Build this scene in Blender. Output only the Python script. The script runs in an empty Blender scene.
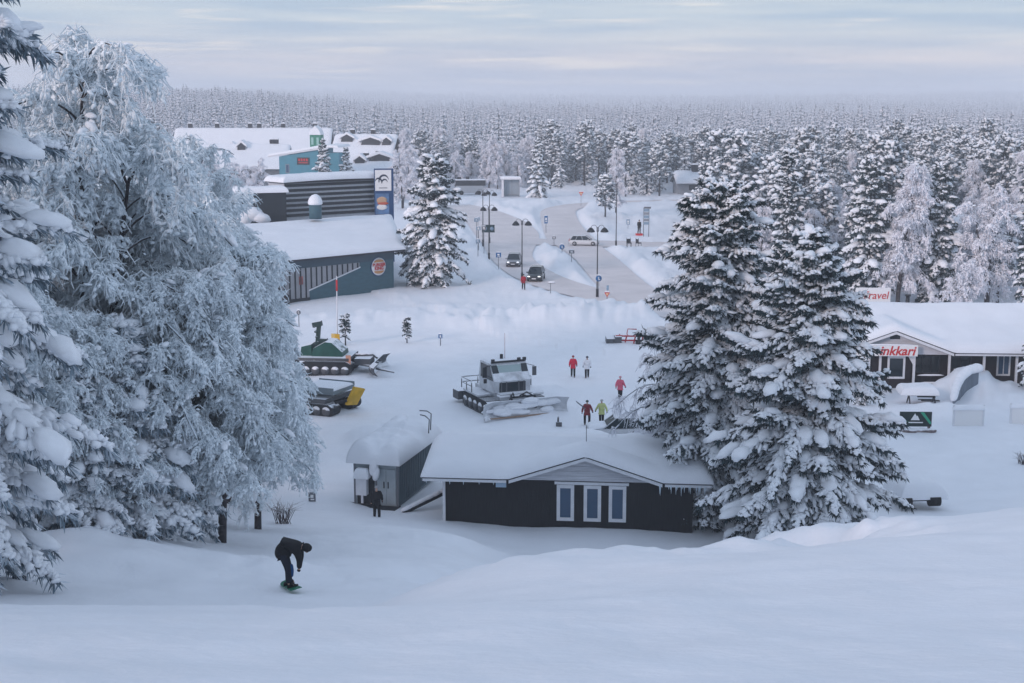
import bpy, bmesh, math, random
import numpy as np
from mathutils import Vector, Matrix

# ------------------------------------------------------------------ camera, sky, sun, exposure
R = math.radians
SC = bpy.context.scene
COL = SC.collection
CAM_Z = 22.0
FPX = 1422.0                      # focal length in pixels of the 1024 px wide picture
PITCH = R(9.72)
cam_d = bpy.data.cameras.new('camera')
cam_d.sensor_width = 36.0
cam_d.lens = FPX * 36.0 / 1024.0
cam_d.clip_start = 0.5
cam_d.clip_end = 40000
cam = bpy.data.objects.new('camera', cam_d)
COL.objects.link(cam)
cam.location = (0, 0, CAM_Z)
cam.rotation_euler = (R(90) - PITCH, 0, 0)
SC.camera = cam

SUN_EL, SUN_AZ = R(17), R(222)    # low, behind the camera and to its left
world = bpy.data.worlds.new('World')
SC.world = world
world.use_nodes = True
wt = world.node_tree
wt.nodes.clear()


def wn(kind, **kw):
    n = wt.nodes.new(kind)
    for k, v in kw.items():
        setattr(n, k, v)
    return n


sky = wn('ShaderNodeTexSky', sky_type='NISHITA', sun_disc=False, sun_elevation=SUN_EL, sun_rotation=SUN_AZ,
         air_density=1.2, dust_density=1.5, ozone_density=2.0)
tcw = wn('ShaderNodeTexCoord')
sepw = wn('ShaderNodeSeparateXYZ')
wt.links.new(tcw.outputs['Generated'], sepw.inputs[0])
mapw = wn('ShaderNodeMapping')
mapw.inputs['Scale'].default_value = (5.0, 5.0, 80.0)
mapw.inputs['Rotation'].default_value = (0, R(0.35), 0)
wt.links.new(tcw.outputs['Generated'], mapw.inputs[0])
n1 = wn('ShaderNodeTexNoise')
n1.inputs['Scale'].default_value = 1.0
n1.inputs['Detail'].default_value = 6.0
n1.inputs['Roughness'].default_value = 0.55
wt.links.new(mapw.outputs[0], n1.inputs['Vector'])
mapw2 = wn('ShaderNodeMapping')
mapw2.inputs['Location'].default_value = (3.1, 1.7, 0.4)
mapw2.inputs['Scale'].default_value = (9.0, 9.0, 170.0)
wt.links.new(tcw.outputs['Generated'], mapw2.inputs[0])
n2 = wn('ShaderNodeTexNoise')
n2.inputs['Scale'].default_value = 1.0
n2.inputs['Detail'].default_value = 5.0
wt.links.new(mapw2.outputs[0], n2.inputs['Vector'])
# cloud deck colour by height above the horizon
el = wn('ShaderNodeValToRGB')
er = el.color_ramp
stops = [(0.0, (0.50, 0.56, 0.69)), (0.010, (0.53, 0.575, 0.69)), (0.026, (0.65, 0.645, 0.71)), (0.040, (0.54, 0.60, 0.69)),
         (0.055, (0.50, 0.59, 0.69)), (0.075, (0.56, 0.62, 0.69)), (0.30, (0.49, 0.578, 0.715)), (1.0, (0.445, 0.55, 0.72))]
while len(er.elements) < len(stops):
    er.elements.new(0.5)
for e, (p, c) in zip(er.elements, stops):
    e.position = p
    e.color = (*c, 1)
wt.links.new(sepw.outputs['Z'], el.inputs[0])
# brighter, warmer streaks between the grey-blue bands
r1 = wn('ShaderNodeMapRange')
r1.inputs['From Min'].default_value = 0.40
r1.inputs['From Max'].default_value = 0.66
wt.links.new(n1.outputs['Fac'], r1.inputs['Value'])
mixa = wn('ShaderNodeMix', data_type='RGBA', blend_type='MULTIPLY')
mixa.inputs['Factor'].default_value = 1.0
bandr = wn('ShaderNodeValToRGB')
bandr.color_ramp.elements[0].color = (0.80, 0.87, 0.96, 1)
bandr.color_ramp.elements[1].color = (1.16, 1.10, 1.05, 1)
wt.links.new(r1.outputs['Result'], bandr.inputs[0])
wt.links.new(el.outputs['Color'], mixa.inputs[6])
wt.links.new(bandr.outputs['Color'], mixa.inputs[7])
r2 = wn('ShaderNodeMapRange')
r2.inputs['From Min'].default_value = 0.57
r2.inputs['From Max'].default_value = 0.72
r2.inputs['To Max'].default_value = 0.8
wt.links.new(n2.outputs['Fac'], r2.inputs['Value'])
mixb = wn('ShaderNodeMix', data_type='RGBA')
mixb.inputs[7].default_value = (0.84, 0.79, 0.77, 1)
wt.links.new(r2.outputs['Result'], mixb.inputs[0])
wt.links.new(mixa.outputs[2], mixb.inputs[6])
scl = wn('ShaderNodeVectorMath', operation='SCALE')
scl.inputs['Scale'].default_value = 9.0
wt.links.new(mixb.outputs[2], scl.inputs[0])
skm = wn('ShaderNodeVectorMath', operation='SCALE')
skm.inputs['Scale'].default_value = 0.12
wt.links.new(sky.outputs['Color'], skm.inputs[0])
addw = wn('ShaderNodeVectorMath', operation='ADD')
wt.links.new(scl.outputs[0], addw.inputs[0])
wt.links.new(skm.outputs[0], addw.inputs[1])
bg = wn('ShaderNodeBackground')
bg.inputs['Strength'].default_value = 0.10
wt.links.new(addw.outputs[0], bg.inputs['Color'])
wo = wn('ShaderNodeOutputWorld')
wt.links.new(bg.outputs[0], wo.inputs['Surface'])

sun_d = bpy.data.lights.new('sun', 'SUN')
sun_d.energy = 1.5
sun_d.angle = R(14)
sun_d.color = (1.0, 0.80, 0.77)
sun = bpy.data.objects.new('sun', sun_d)
COL.objects.link(sun)
# light travels from azimuth SUN_AZ (measured clockwise from +Y) down to the scene
_sv = Vector((math.sin(SUN_AZ) * math.cos(SUN_EL), math.cos(SUN_AZ) * math.cos(SUN_EL), math.sin(SUN_EL)))
sun.rotation_euler = (-_sv).to_track_quat('-Z', 'Y').to_euler()
sun.location = (0, -50, 120)

SC.view_settings.view_transform = 'Standard'
SC.view_settings.look = 'None'
SC.view_settings.exposure = 0.17
SC.view_settings.gamma = 1.0
SC.render.engine = 'CYCLES'
SC.cycles.use_denoising = True
SC.cycles.max_bounces = 8
SC.cycles.diffuse_bounces = 5
SC.cycles.glossy_bounces = 2
SC.cycles.transmission_bounces = 3
SC.cycles.volume_bounces = 1
SC.cycles.transparent_max_bounces = 8
SC.cycles.use_adaptive_sampling = True
SC.cycles.adaptive_threshold = 0.02

# ------------------------------------------------------------------ picture measurements -> places on the ground
CP, SP = math.cos(PITCH), math.sin(PITCH)


def ray(px, py):
    a, b = (px - 512) / FPX, (341.5 - py) / FPX
    return Vector((a, CP + b * SP, -SP + b * CP))


def ground(px, py, z=0.0):
    d = ray(px, py)
    t = (z - CAM_Z) / d.z
    return Vector((d.x * t, d.y * t, z))


def at(px, py, y):
    d = ray(px, py)
    t = y / d.y
    return Vector((d.x * t, y, CAM_Z + d.z * t))


# ------------------------------------------------------------------ mesh helpers
class Geo:
    """collects vertices and faces and links them as ONE mesh object"""

    def __init__(s):
        s.v, s.f, s.n = [], [], 0

    def add(s, V, F, mat=0, smooth=False):
        V = np.asarray(V, dtype=np.float64).reshape(-1, 3)
        F = np.asarray(F, dtype=np.int64)
        if len(F) == 0:
            return s
        s.v.append(V)
        s.f.append((F + s.n, mat, smooth))
        s.n += len(V)
        return s

    def poly(s, V, faces, mat=0, smooth=False):
        """faces of mixed size"""
        by = {}
        for f in faces:
            by.setdefault(len(f), []).append(f)
        first = True
        base = s.n
        V = np.asarray(V, dtype=np.float64).reshape(-1, 3)
        s.v.append(V)
        s.n += len(V)
        for k, fs in by.items():
            s.f.append((np.asarray(fs, dtype=np.int64) + base, mat, smooth))
        return s

    def mesh(s, name):
        me = bpy.data.meshes.new(name)
        V = np.concatenate(s.v) if s.v else np.zeros((0, 3))
        me.vertices.add(len(V))
        me.vertices.foreach_set('co', V.astype(np.float32).ravel())
        li = np.concatenate([f.ravel() for f, _, _ in s.f])
        cnt = np.concatenate([np.full(len(f), f.shape[1]) for f, _, _ in s.f])
        mi = np.concatenate([np.full(len(f), m) for f, m, _ in s.f])
        sm = np.concatenate([np.full(len(f), b) for f, _, b in s.f])
        me.loops.add(len(li))
        me.loops.foreach_set('vertex_index', li.astype(np.int32))
        me.polygons.add(len(cnt))
        st = np.concatenate([[0], np.cumsum(cnt)[:-1]])
        me.polygons.foreach_set('loop_start', st.astype(np.int32))
        me.polygons.foreach_set('material_index', mi.astype(np.int32))
        me.polygons.foreach_set('use_smooth', sm.astype(bool))
        me.update(calc_edges=True)
        return me

    def build(s, name, mats, parent=None, loc=None, rz=0.0):
        me = s.mesh(name)
        for m in (mats if isinstance(mats, (list, tuple)) else [mats]):
            me.materials.append(m)
        o = bpy.data.objects.new(name, me)
        COL.objects.link(o)
        if parent is not None:
            o.parent = parent
        if loc is not None:
            o.location = loc
        o.rotation_euler.z = rz
        return o


def nrm(a):
    return a / np.maximum(np.linalg.norm(a, axis=-1, keepdims=True), 1e-9)


def frames(D):
    ref = np.where(np.abs(D[:, 2:3]) > 0.9, np.array([[1.0, 0, 0]]), np.array([[0, 0, 1.0]]))
    A = nrm(np.cross(D, ref))
    return A, np.cross(A, D)


def tubes(g, P0, P1, r0, r1, k=4, mat=0, smooth=True):
    P0 = np.asarray(P0, float).reshape(-1, 3)
    P1 = np.asarray(P1, float).reshape(-1, 3)
    N = len(P0)
    if N == 0:
        return
    r0 = np.broadcast_to(np.asarray(r0, float), (N,))
    r1 = np.broadcast_to(np.asarray(r1, float), (N,))
    A, B = frames(nrm(P1 - P0))
    a = np.arange(k) * 2 * np.pi / k
    ring = A[:, None] * np.cos(a)[None, :, None] + B[:, None] * np.sin(a)[None, :, None]
    V = np.stack([P0[:, None] + ring * r0[:, None, None], P1[:, None] + ring * r1[:, None, None]], 1)
    i = np.arange(k)
    j = (i + 1) % k
    q = np.stack([i, j, j + k, i + k], 1)
    F = (np.arange(N) * 2 * k)[:, None, None] + q[None]
    g.add(V, F.reshape(-1, 4), mat, smooth)


def path(g, pts, r0, r1, k=6, mat=0, cap=True):
    """one swept tube through pts with shared rings"""
    P = np.asarray(pts, float)
    n = len(P)
    T = np.zeros_like(P)
    T[1:-1] = P[2:] - P[:-2]
    T[0] = P[1] - P[0]
    T[-1] = P[-1] - P[-2]
    A, B = frames(nrm(T))
    for i in range(1, n):
        if np.dot(A[i], A[i - 1]) < 0:
            A[i], B[i] = -A[i], -B[i]
    rr = np.linspace(r0, r1, n) if np.isscalar(r0) else np.asarray(r0)
    a = np.arange(k) * 2 * np.pi / k
    V = P[:, None] + (A[:, None] * np.cos(a)[None, :, None] + B[:, None] * np.sin(a)[None, :, None]) * rr[:, None, None]
    F = []
    for s in range(n - 1):
        for i in range(k):
            j = (i + 1) % k
            F.append((s * k + i, s * k + j, s * k + k + j, s * k + k + i))
    fs = [tuple(f) for f in F]
    if cap:
        fs.append(tuple(range(k))[::-1])
        fs.append(tuple(range((n - 1) * k, n * k)))
    g.poly(V.reshape(-1, 3), fs, mat, k > 4)


def ico(sub):
    bm = bmesh.new()
    bmesh.ops.create_icosphere(bm, subdivisions=sub, radius=1.0)
    V = np.array([v.co[:] for v in bm.verts])
    F = np.array([[v.index for v in f.verts] for f in bm.faces])
    bm.free()
    return V, F


ICO1, ICO2, ICO3 = ico(1), ico(2), ico(3)


def blobs(g, C, D, rad, base=ICO1, mat=0, rnd=None, amp=0.18, flat=0.45, smooth=True):
    """lumps of snow: centre C, long axis D, radii (along, across, up); the underside is flattened"""
    C = np.asarray(C, float).reshape(-1, 3)
    N = len(C)
    if N == 0:
        return
    D = nrm(np.asarray(D, float).reshape(-1, 3))
    A, U = frames(D)
    U = np.where(U[:, 2:3] < 0, -U, U)
    B, F = base
    Bf = B.copy()
    Bf[:, 2] = np.where(Bf[:, 2] < 0, Bf[:, 2] * flat, Bf[:, 2])
    s = 1 + (rnd.random((N, len(B), 1)) - 0.5) * 2 * amp if rnd is not None else 1.0
    rad = np.asarray(rad, float).reshape(-1, 3)
    L = Bf[None] * rad[:, None, :] * s
    V = C[:, None] + L[..., 0:1] * D[:, None] + L[..., 1:2] * A[:, None] + L[..., 2:3] * U[:, None]
    FF = (np.arange(N) * len(B))[:, None, None] + F[None]
    g.add(V, FF.reshape(-1, 3), mat, smooth)


def sprays(g, P, D, l, w, rnd, mat=0, roll=0.7):
    """diamond shaped needle sprays"""
    P = np.asarray(P, float).reshape(-1, 3)
    N = len(P)
    if N == 0:
        return
    D = nrm(D)
    A, U = frames(D)
    a = (rnd.random(N) - 0.5) * 2 * roll
    S = A * np.cos(a)[:, None] + U * np.sin(a)[:, None]
    l = np.broadcast_to(np.asarray(l, float), (N,))[:, None]
    w = np.broadcast_to(np.asarray(w, float), (N,))[:, None]
    m = P + D * l * 0.45
    V = np.stack([P, m + S * w * 0.5, P + D * l, m - S * w * 0.5], 1)
    F = np.arange(N * 4).reshape(N, 4)
    g.add(V, F, mat, False)


def box(g, c, s, mat=0, rz=0.0, taper=1.0, rx=0.0):
    """box centre c, size s, turned rz about z; taper scales the top"""
    x, y, z = s[0] / 2, s[1] / 2, s[2] / 2
    t = taper
    V = np.array([(-x, -y, -z), (x, -y, -z), (x, y, -z), (-x, y, -z), (-x * t, -y * t, z), (x * t, -y * t, z), (x * t, y * t, z), (-x * t, y * t, z)])
    if rx:
        cr, sr = math.cos(rx), math.sin(rx)
        V = np.stack([V[:, 0], V[:, 1] * cr - V[:, 2] * sr, V[:, 1] * sr + V[:, 2] * cr], 1)
    cz, sz = math.cos(rz), math.sin(rz)
    V = np.stack([V[:, 0] * cz - V[:, 1] * sz, V[:, 0] * sz + V[:, 1] * cz, V[:, 2]], 1) + np.array(c)
    F = [(0, 3, 2, 1), (4, 5, 6, 7), (0, 1, 5, 4), (1, 2, 6, 5), (2, 3, 7, 6), (3, 0, 4, 7)]
    g.add(V, F, mat, False)


def prism(g, poly, y0, y1, mat=0, axis='y'):
    """polygon in (x,z) extruded along y (or in (y,z) along x, or in (x,y) along z)"""
    n = len(poly)
    if axis == 'y':
        V = [(a, y0, b) for a, b in poly] + [(a, y1, b) for a, b in poly]
    elif axis == 'x':
        V = [(y0, a, b) for a, b in poly] + [(y1, a, b) for a, b in poly]
    else:
        V = [(a, b, y0) for a, b in poly] + [(a, b, y1) for a, b in poly]
    F = [tuple(range(n)), tuple(range(2 * n - 1, n - 1, -1))]
    for i in range(n):
        j = (i + 1) % n
        F.append((i, i + n, j + n, j))
    g.poly(V, F, mat)


def cyl(g, c, r, h, k=12, mat=0, r2=None):
    """upright cylinder / cone frustum standing on c"""
    path(g, [(c[0], c[1], c[2]), (c[0], c[1], c[2] + h)], [r, r if r2 is None else r2], None, k, mat)


def disc(g, c, nvec, r, th, k=20, mat=0):
    c, nvec = np.array(c, float), np.array(nvec, float)
    path(g, [c, c + nvec * th], [r, r], None, k, mat)


# lattice noise
def _hash(ix, iy, seed):
    h = (ix * 374761393 + iy * 668265263 + seed * 2147483647) & 0xFFFFFFFF
    h = ((h ^ (h >> 13)) * 1274126177) & 0xFFFFFFFF
    return ((h ^ (h >> 16)) & 0xFFFF) / 65535.0


def vnoise(x, y, seed=0):
    x, y = np.asarray(x, float), np.asarray(y, float)
    ix, iy = np.floor(x).astype(np.int64), np.floor(y).astype(np.int64)
    fx, fy = x - ix, y - iy
    fx, fy = fx * fx * fx * (fx * (fx * 6 - 15) + 10), fy * fy * fy * (fy * (fy * 6 - 15) + 10)
    a, b = _hash(ix, iy, seed), _hash(ix + 1, iy, seed)
    c, d = _hash(ix, iy + 1, seed), _hash(ix + 1, iy + 1, seed)
    return (a * (1 - fx) + b * fx) * (1 - fy) + (c * (1 - fx) + d * fx) * fy - 0.5


def fbm(x, y, seed=0, octv=4, gain=0.5):
    s, a, f = 0, 1.0, 1.0
    for i in range(octv):
        s = s + a * vnoise(x * f, y * f, seed + i * 17)
        a *= gain
        f *= 2.03
    return s


def sstep(a, b, x):
    t = np.clip((np.asarray(x, float) - a) / (b - a), 0, 1)
    return t * t * (3 - 2 * t)


# ------------------------------------------------------------------ things
def tag(o, label=None, cat=None, group=None, kind=None):
    if label:
        o['label'] = label
    if cat:
        o['category'] = cat
    if group:
        o['group'] = group
    if kind:
        o['kind'] = kind
    return o


def thing(name, label, cat, loc=(0, 0, 0), rz=0.0, group=None, s=1.0):
    o = bpy.data.objects.new(name, None)
    o.empty_display_size = 0.3
    COL.objects.link(o)
    o.location = loc
    o.rotation_euler.z = rz
    if s != 1.0:
        o.scale = (s, s, s)
    return tag(o, label, cat, group)


def dup(root, loc, rz=0.0, scale=None, label=None, group=None):
    r = root.copy()
    COL.objects.link(r)
    r.location = loc
    r.rotation_euler = (0, 0, rz)
    if scale is not None:
        r.scale = scale
    if label:
        r['label'] = label
    if group:
        r['group'] = group
    for ch in list(root.children):
        c = ch.copy()
        COL.objects.link(c)
        c.parent = r
        for gch in list(ch.children):
            d = gch.copy()
            COL.objects.link(d)
            d.parent = c
    return r


# ------------------------------------------------------------------ materials
MATS = {}


def mat(name, col, rough=0.7, metal=0.0, noise=0.0, nscale=4.0, bump=0.0, bscale=20.0, snow=None, spec=0.3, emit=0.0, coat=0.0, stretch=None):
    """procedural Principled material: colour mottling, bump and, where 'snow' is given, snow lying on faces that look up"""
    if name in MATS:
        return MATS[name]
    m = bpy.data.materials.new(name)
    m.use_nodes = True
    t = m.node_tree
    b = t.nodes['Principled BSDF']
    b.inputs['Roughness'].default_value = rough
    b.inputs['Metallic'].default_value = metal
    b.inputs['Specular IOR Level'].default_value = spec
    b.inputs['Coat Weight'].default_value = coat
    b.inputs['Base Color'].default_value = (*col, 1)
    tc = t.nodes.new('ShaderNodeTexCoord')
    src = tc.outputs['Object']
    if stretch:
        mp = t.nodes.new('ShaderNodeMapping')
        mp.inputs['Scale'].default_value = stretch
        t.links.new(src, mp.inputs[0])
        src = mp.outputs[0]
    cur = None
    if noise > 0:
        n = t.nodes.new('ShaderNodeTexNoise')
        n.inputs['Scale'].default_value = nscale
        n.inputs['Detail'].default_value = 5
        t.links.new(src, n.inputs['Vector'])
        rp = t.nodes.new('ShaderNodeValToRGB')
        rp.color_ramp.elements[0].position = 0.3
        rp.color_ramp.elements[1].position = 0.7
        rp.color_ramp.elements[0].color = (*[c * (1 - noise) for c in col], 1)
        rp.color_ramp.elements[1].color = (*[min(1, c * (1 + noise)) for c in col], 1)
        t.links.new(n.outputs['Fac'], rp.inputs[0])
        cur = rp.outputs['Color']
    if snow is not None:
        lo, hi, sc, scol = snow
        ge = t.nodes.new('ShaderNodeNewGeometry')
        sp = t.nodes.new('ShaderNodeSeparateXYZ')
        t.links.new(ge.outputs['Normal'], sp.inputs[0])
        n3 = t.nodes.new('ShaderNodeTexNoise')
        n3.inputs['Scale'].default_value = sc
        n3.inputs['Detail'].default_value = 3
        t.links.new(tc.outputs['Object'], n3.inputs['Vector'])
        ad = t.nodes.new('ShaderNodeMath')
        ad.operation = 'MULTIPLY_ADD'
        ad.inputs[1].default_value = 1.0
        t.links.new(n3.outputs['Fac'], ad.inputs[0])
        t.links.new(sp.outputs['Z'], ad.inputs[2])
        mr = t.nodes.new('ShaderNodeMapRange')
        mr.inputs['From Min'].default_value = lo + 0.5
        mr.inputs['From Max'].default_value = hi + 0.5
        t.links.new(ad.outputs[0], mr.inputs['Value'])
        mx = t.nodes.new('ShaderNodeMix')
        mx.data_type = 'RGBA'
        t.links.new(mr.outputs['Result'], mx.inputs[0])
        if cur is not None:
            t.links.new(cur, mx.inputs[6])
        else:
            mx.inputs[6].default_value = (*col, 1)
        mx.inputs[7].default_value = (*scol, 1)
        cur = mx.outputs[2]
    if cur is not None:
        t.links.new(cur, b.inputs['Base Color'])
    if bump > 0:
        n4 = t.nodes.new('ShaderNodeTexNoise')
        n4.inputs['Scale'].default_value = bscale
        n4.inputs['Detail'].default_value = 6
        t.links.new(src, n4.inputs['Vector'])
        bp = t.nodes.new('ShaderNodeBump')
        bp.inputs['Strength'].default_value = bump
        bp.inputs['Distance'].default_value = 0.05
        t.links.new(n4.outputs['Fac'], bp.inputs['Height'])
        t.links.new(bp.outputs[0], b.inputs['Normal'])
    if emit > 0:
        b.inputs['Emission Color'].default_value = (*col, 1)
        b.inputs['Emission Strength'].default_value = emit
    MATS[name] = m
    return m


SNOWC = (0.84, 0.86, 0.90)
M_snow = mat('snow', SNOWC, 0.65, noise=0.03, nscale=0.6, bump=0.35, bscale=6.0)
M_snow_tree = mat('tree_snow', (0.86, 0.885, 0.92), 0.7, noise=0.05, nscale=2.0)
M_frost = mat('hoarfrost', (0.83, 0.89, 0.93), 0.8, noise=0.08, nscale=0.8)
M_frost_pink = mat('hoarfrost_far', (0.82, 0.83, 0.88), 0.8, noise=0.08, nscale=0.5)
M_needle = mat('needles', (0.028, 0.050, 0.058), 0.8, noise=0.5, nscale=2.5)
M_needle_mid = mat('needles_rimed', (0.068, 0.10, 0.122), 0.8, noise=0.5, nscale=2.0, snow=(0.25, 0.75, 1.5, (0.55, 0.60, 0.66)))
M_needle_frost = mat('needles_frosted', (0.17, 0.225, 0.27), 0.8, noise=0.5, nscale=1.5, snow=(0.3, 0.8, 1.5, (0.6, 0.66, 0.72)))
M_bark = mat('bark', (0.055, 0.05, 0.055), 0.9, noise=0.5, nscale=6.0, bump=0.5, snow=(0.15, 0.45, 5.0, (0.70, 0.77, 0.83)))
M_bark_dark = mat('bark_dark', (0.035, 0.035, 0.042), 0.9, noise=0.5, nscale=6.0, bump=0.5)
M_road = mat('packed_road_snow', (0.70, 0.65, 0.645), 0.6, noise=0.10, nscale=0.25, bump=0.3, bscale=3.0)

# ------------------------------------------------------------------ ground
def prof(d):
    return np.interp(d, [-30, 0, 12, 22, 35, 50, 65, 80, 95], [28, 20.2, 16.9, 13.9, 10.4, 6.0, 2.4, 0.4, 0.0])


def piste(d):
    return 9.1 - (d - 37) * 0.25


ctl = []


def cpt(px, py, d):
    ctl.append(tuple(at(px, py, d)))


def cz(px, d, z):
    ctl.append(((px - 512) / FPX * math.hypot(d, CAM_Z - z), d, z))


for xx in (-20, -8, 0, 8, 20):
    ctl.append((xx, 0, 20.2))
    ctl.append((xx, -14, 24.0))
for xx in (-9, -4, 0, 4, 9):
    ctl.append((xx, 12, 16.9))
for px, py, d in ((-60, 604, 21.5), (0, 606, 22), (90, 607, 22), (180, 611, 22), (260, 613, 22.5), (330, 614, 23), (385, 609, 25), (415, 592, 27), (458, 573, 29),
                  (500, 574, 30), (560, 562, 31), (622, 576, 31), (662, 572, 31.5), (712, 564, 32), (752, 556, 33), (785, 536, 34), (824, 530, 34.5), (862, 531, 35),
                  (905, 534, 36), (960, 526, 36), (1030, 508, 36), (1100, 496, 36)):
    cpt(px, py, d)
for px in (270, 300, 345, 390):
    for d, z in ((28, 11.2), (31, 10.45), (34, 9.75)):
        cz(px, d, z)
for px in (300, 350, 390):
    for d in (37, 45, 55, 63):
        cz(px, d, piste(d))
cz(420, 36, 9.3)
cz(430, 42, piste(42) - 0.1)
cz(470, 38, 7.9)
cz(500, 40, 6.9)
cz(430, 48, piste(48))
cz(450, 56, piste(56) + 0.1)
for px, d, z in ((40, 37, 9.9), (120, 38, 9.8), (200, 39, 9.3), (60, 46, 7.6), (150, 47, 7.3), (232, 48, 6.6), (0, 55, 6.0), (120, 57, 5.2), (230, 57, 4.4),
                 (40, 70, 3.0), (150, 72, 2.0), (240, 70, 1.6), (300, 72, 0.9), (360, 72, 0.45), (420, 70, 0.8), (500, 65.5, 0.85), (600, 65.5, 0.7), (680, 66, 0.5),
                 (560, 55, 2.0), (640, 55, 1.6), (720, 57, 1.4), (780, 58, 1.6), (860, 58, 2.2), (960, 60, 2.0), (1030, 60, 2.0),
                 (560, 45, 5.6), (650, 45, 5.2), (740, 46, 6.0), (830, 46, 6.6), (920, 48, 6.4), (1020, 48, 6.4),
                 (520, 72, 0.4), (600, 72, 0.3), (680, 72, 0.25), (750, 70, 0.3), (820, 70, 0.4), (920, 72, 0.2), (1020, 72, 0.2)):
    cz(px, d, z)
for xx in (-70, -50, -34, 38, 55, 75):
    for d in (-14, 0, 12, 22, 35, 50, 65, 80):
        ctl.append((xx, d, float(prof(d))))
for xx in range(-75, 80, 15):
    for d in (84, 92, 100):
        ctl.append((xx, d, 0.0))
ctl = np.array(ctl)


def tps_fit(P, z, lam=0.001):
    n = len(P)
    d = np.linalg.norm(P[:, None] - P[None], axis=2)
    K = np.where(d > 0, d * d * np.log(d + 1e-12), 0) + np.eye(n) * lam
    Q = np.hstack([np.ones((n, 1)), P])
    A = np.block([[K, Q], [Q.T, np.zeros((3, 3))]])
    w = np.linalg.solve(A, np.concatenate([z, np.zeros(3)]))
    return w


TW = tps_fit(ctl[:, :2], ctl[:, 2])


def tps_eval(x, y):
    x, y = np.asarray(x, float), np.asarray(y, float)
    s = TW[-3] + TW[-2] * x + TW[-1] * y
    for i, (px, py) in enumerate(ctl[:, :2]):
        d2 = (x - px) ** 2 + (y - py) ** 2
        s = s + TW[i] * 0.5 * d2 * np.log(d2 + 1e-12)
    return s


# roads: centre lines measured on the ground plane, (px, py) in the picture
def gl(pts):
    return np.array([tuple(ground(px, py))[:2] for px, py in pts])


ROADS = [
    [(450, 205, 4), (474, 210, 4), (497, 222, 5), (508, 234, 5), (510, 245, 3.6), (509, 256, 2.5), (515, 263, 2.4), (532, 274.5, 2.6), (560, 287, 2.6), (600, 296, 2.8), (655, 306, 3), (720, 315, 3), (800, 323, 3)],
    [(500, 240, 4), (540, 242, 4.2), (575, 243, 4.5), (620, 244.3, 4.2), (680, 245, 4), (740, 245, 4)],
    [(574, 243, 3.5), (566, 233, 3.2), (560, 222, 3.0), (557, 210, 3.0), (575, 204.5, 3.0), (650, 201, 3.0), (760, 200, 3)],
    [(574, 243, 3), (588, 252, 2.6), (600, 262, 2.6), (613, 276, 2.6), (632, 293, 2.6), (655, 305, 3), (700, 318, 3)],
]


def resample(P, step):
    out = []
    for a, b in zip(P[:-1], P[1:]):
        n = max(2, int(np.linalg.norm((b - a)[:2]) / step))
        for i in range(n):
            out.append(a + (b - a) * i / n)
    out.append(P[-1])
    Q = np.array(out)
    for _ in range(6):
        Q[1:-1] = (Q[:-2] + 2 * Q[1:-1] + Q[2:]) / 4
    return Q


ROADL = []
for rd_ in ROADS:
    G3 = np.array([(*tuple(ground(px, py))[:2], w) for px, py, w in rd_])
    Q3 = resample(G3, 3.0)
    ROADL.append((Q3[:, :2], Q3[:, 2]))


def road_dist(x, y):
    """metres beyond the nearest road edge (negative on the road)"""
    best = np.full(np.shape(x), 1e3)
    for Q, w in ROADL:
        for q, wq in zip(Q, w):
            best = np.minimum(best, np.hypot(x - q[0], y - q[1]) - wq)
    return best


def gauss(x, y, cx, cy, sx, sy, h, rz=0.0):
    c, s = math.cos(rz), math.sin(rz)
    u, v = (x - cx) * c + (y - cy) * s, -(x - cx) * s + (y - cy) * c
    return h * np.exp(-(u / sx) ** 2 - (v / sy) ** 2)


MOUNDS = []
for px, py, sx, sy, h, rz in ((600, 318, 9, 2.5, 1.0, 0.1), (545, 322, 8, 2.5, 0.9, -0.1), (490, 326, 7, 2.5, 0.7, 0.0), (640, 311, 6, 2.5, 1.0, 0.2),
                              (455, 312, 9, 3, 0.5, 0.1), (400, 318, 8, 3, 0.4, 0.1), (330, 320, 8, 3, 0.4, 0), (575, 262, 6, 3, 0.5, 0), (556, 268, 5, 3, 0.4, 0), (620, 258, 9, 5, 0.5, 0), (655, 268, 8, 5, 0.5, 0),
                              (466, 246, 5, 9, 0.8, 0.3), (478, 262, 4, 8, 0.6, 0.3), (620, 220, 14, 10, 0.8, 0), (520, 205, 12, 4, 0.8, 0), (600, 207, 10, 5, 0.8, 0),
                              (575, 187, 30, 4, 1.6, 0), (640, 190, 30, 4, 1.6, 0),
                              (548, 395, 2.2, 1.4, 0.6, 0), (676, 440, 3, 2, 0.8, 0), (560, 412, 3, 1.5, 0.5, 0),
                              (958, 396, 2.5, 1.8, 1.2, 0), (985, 392, 3.0, 2.2, 1.3, 0), (1015, 404, 2.5, 1.5, 0.9, 0), (935, 410, 3, 1.6, 0.5, 0),
                              (380, 440, 3.2, 2.2, 0.9, 0), (440, 455, 2, 2.5, 0.7, 0)):
    p = ground(px, py)
    MOUNDS.append((p.x, p.y, sx, sy, h, rz))


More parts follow.
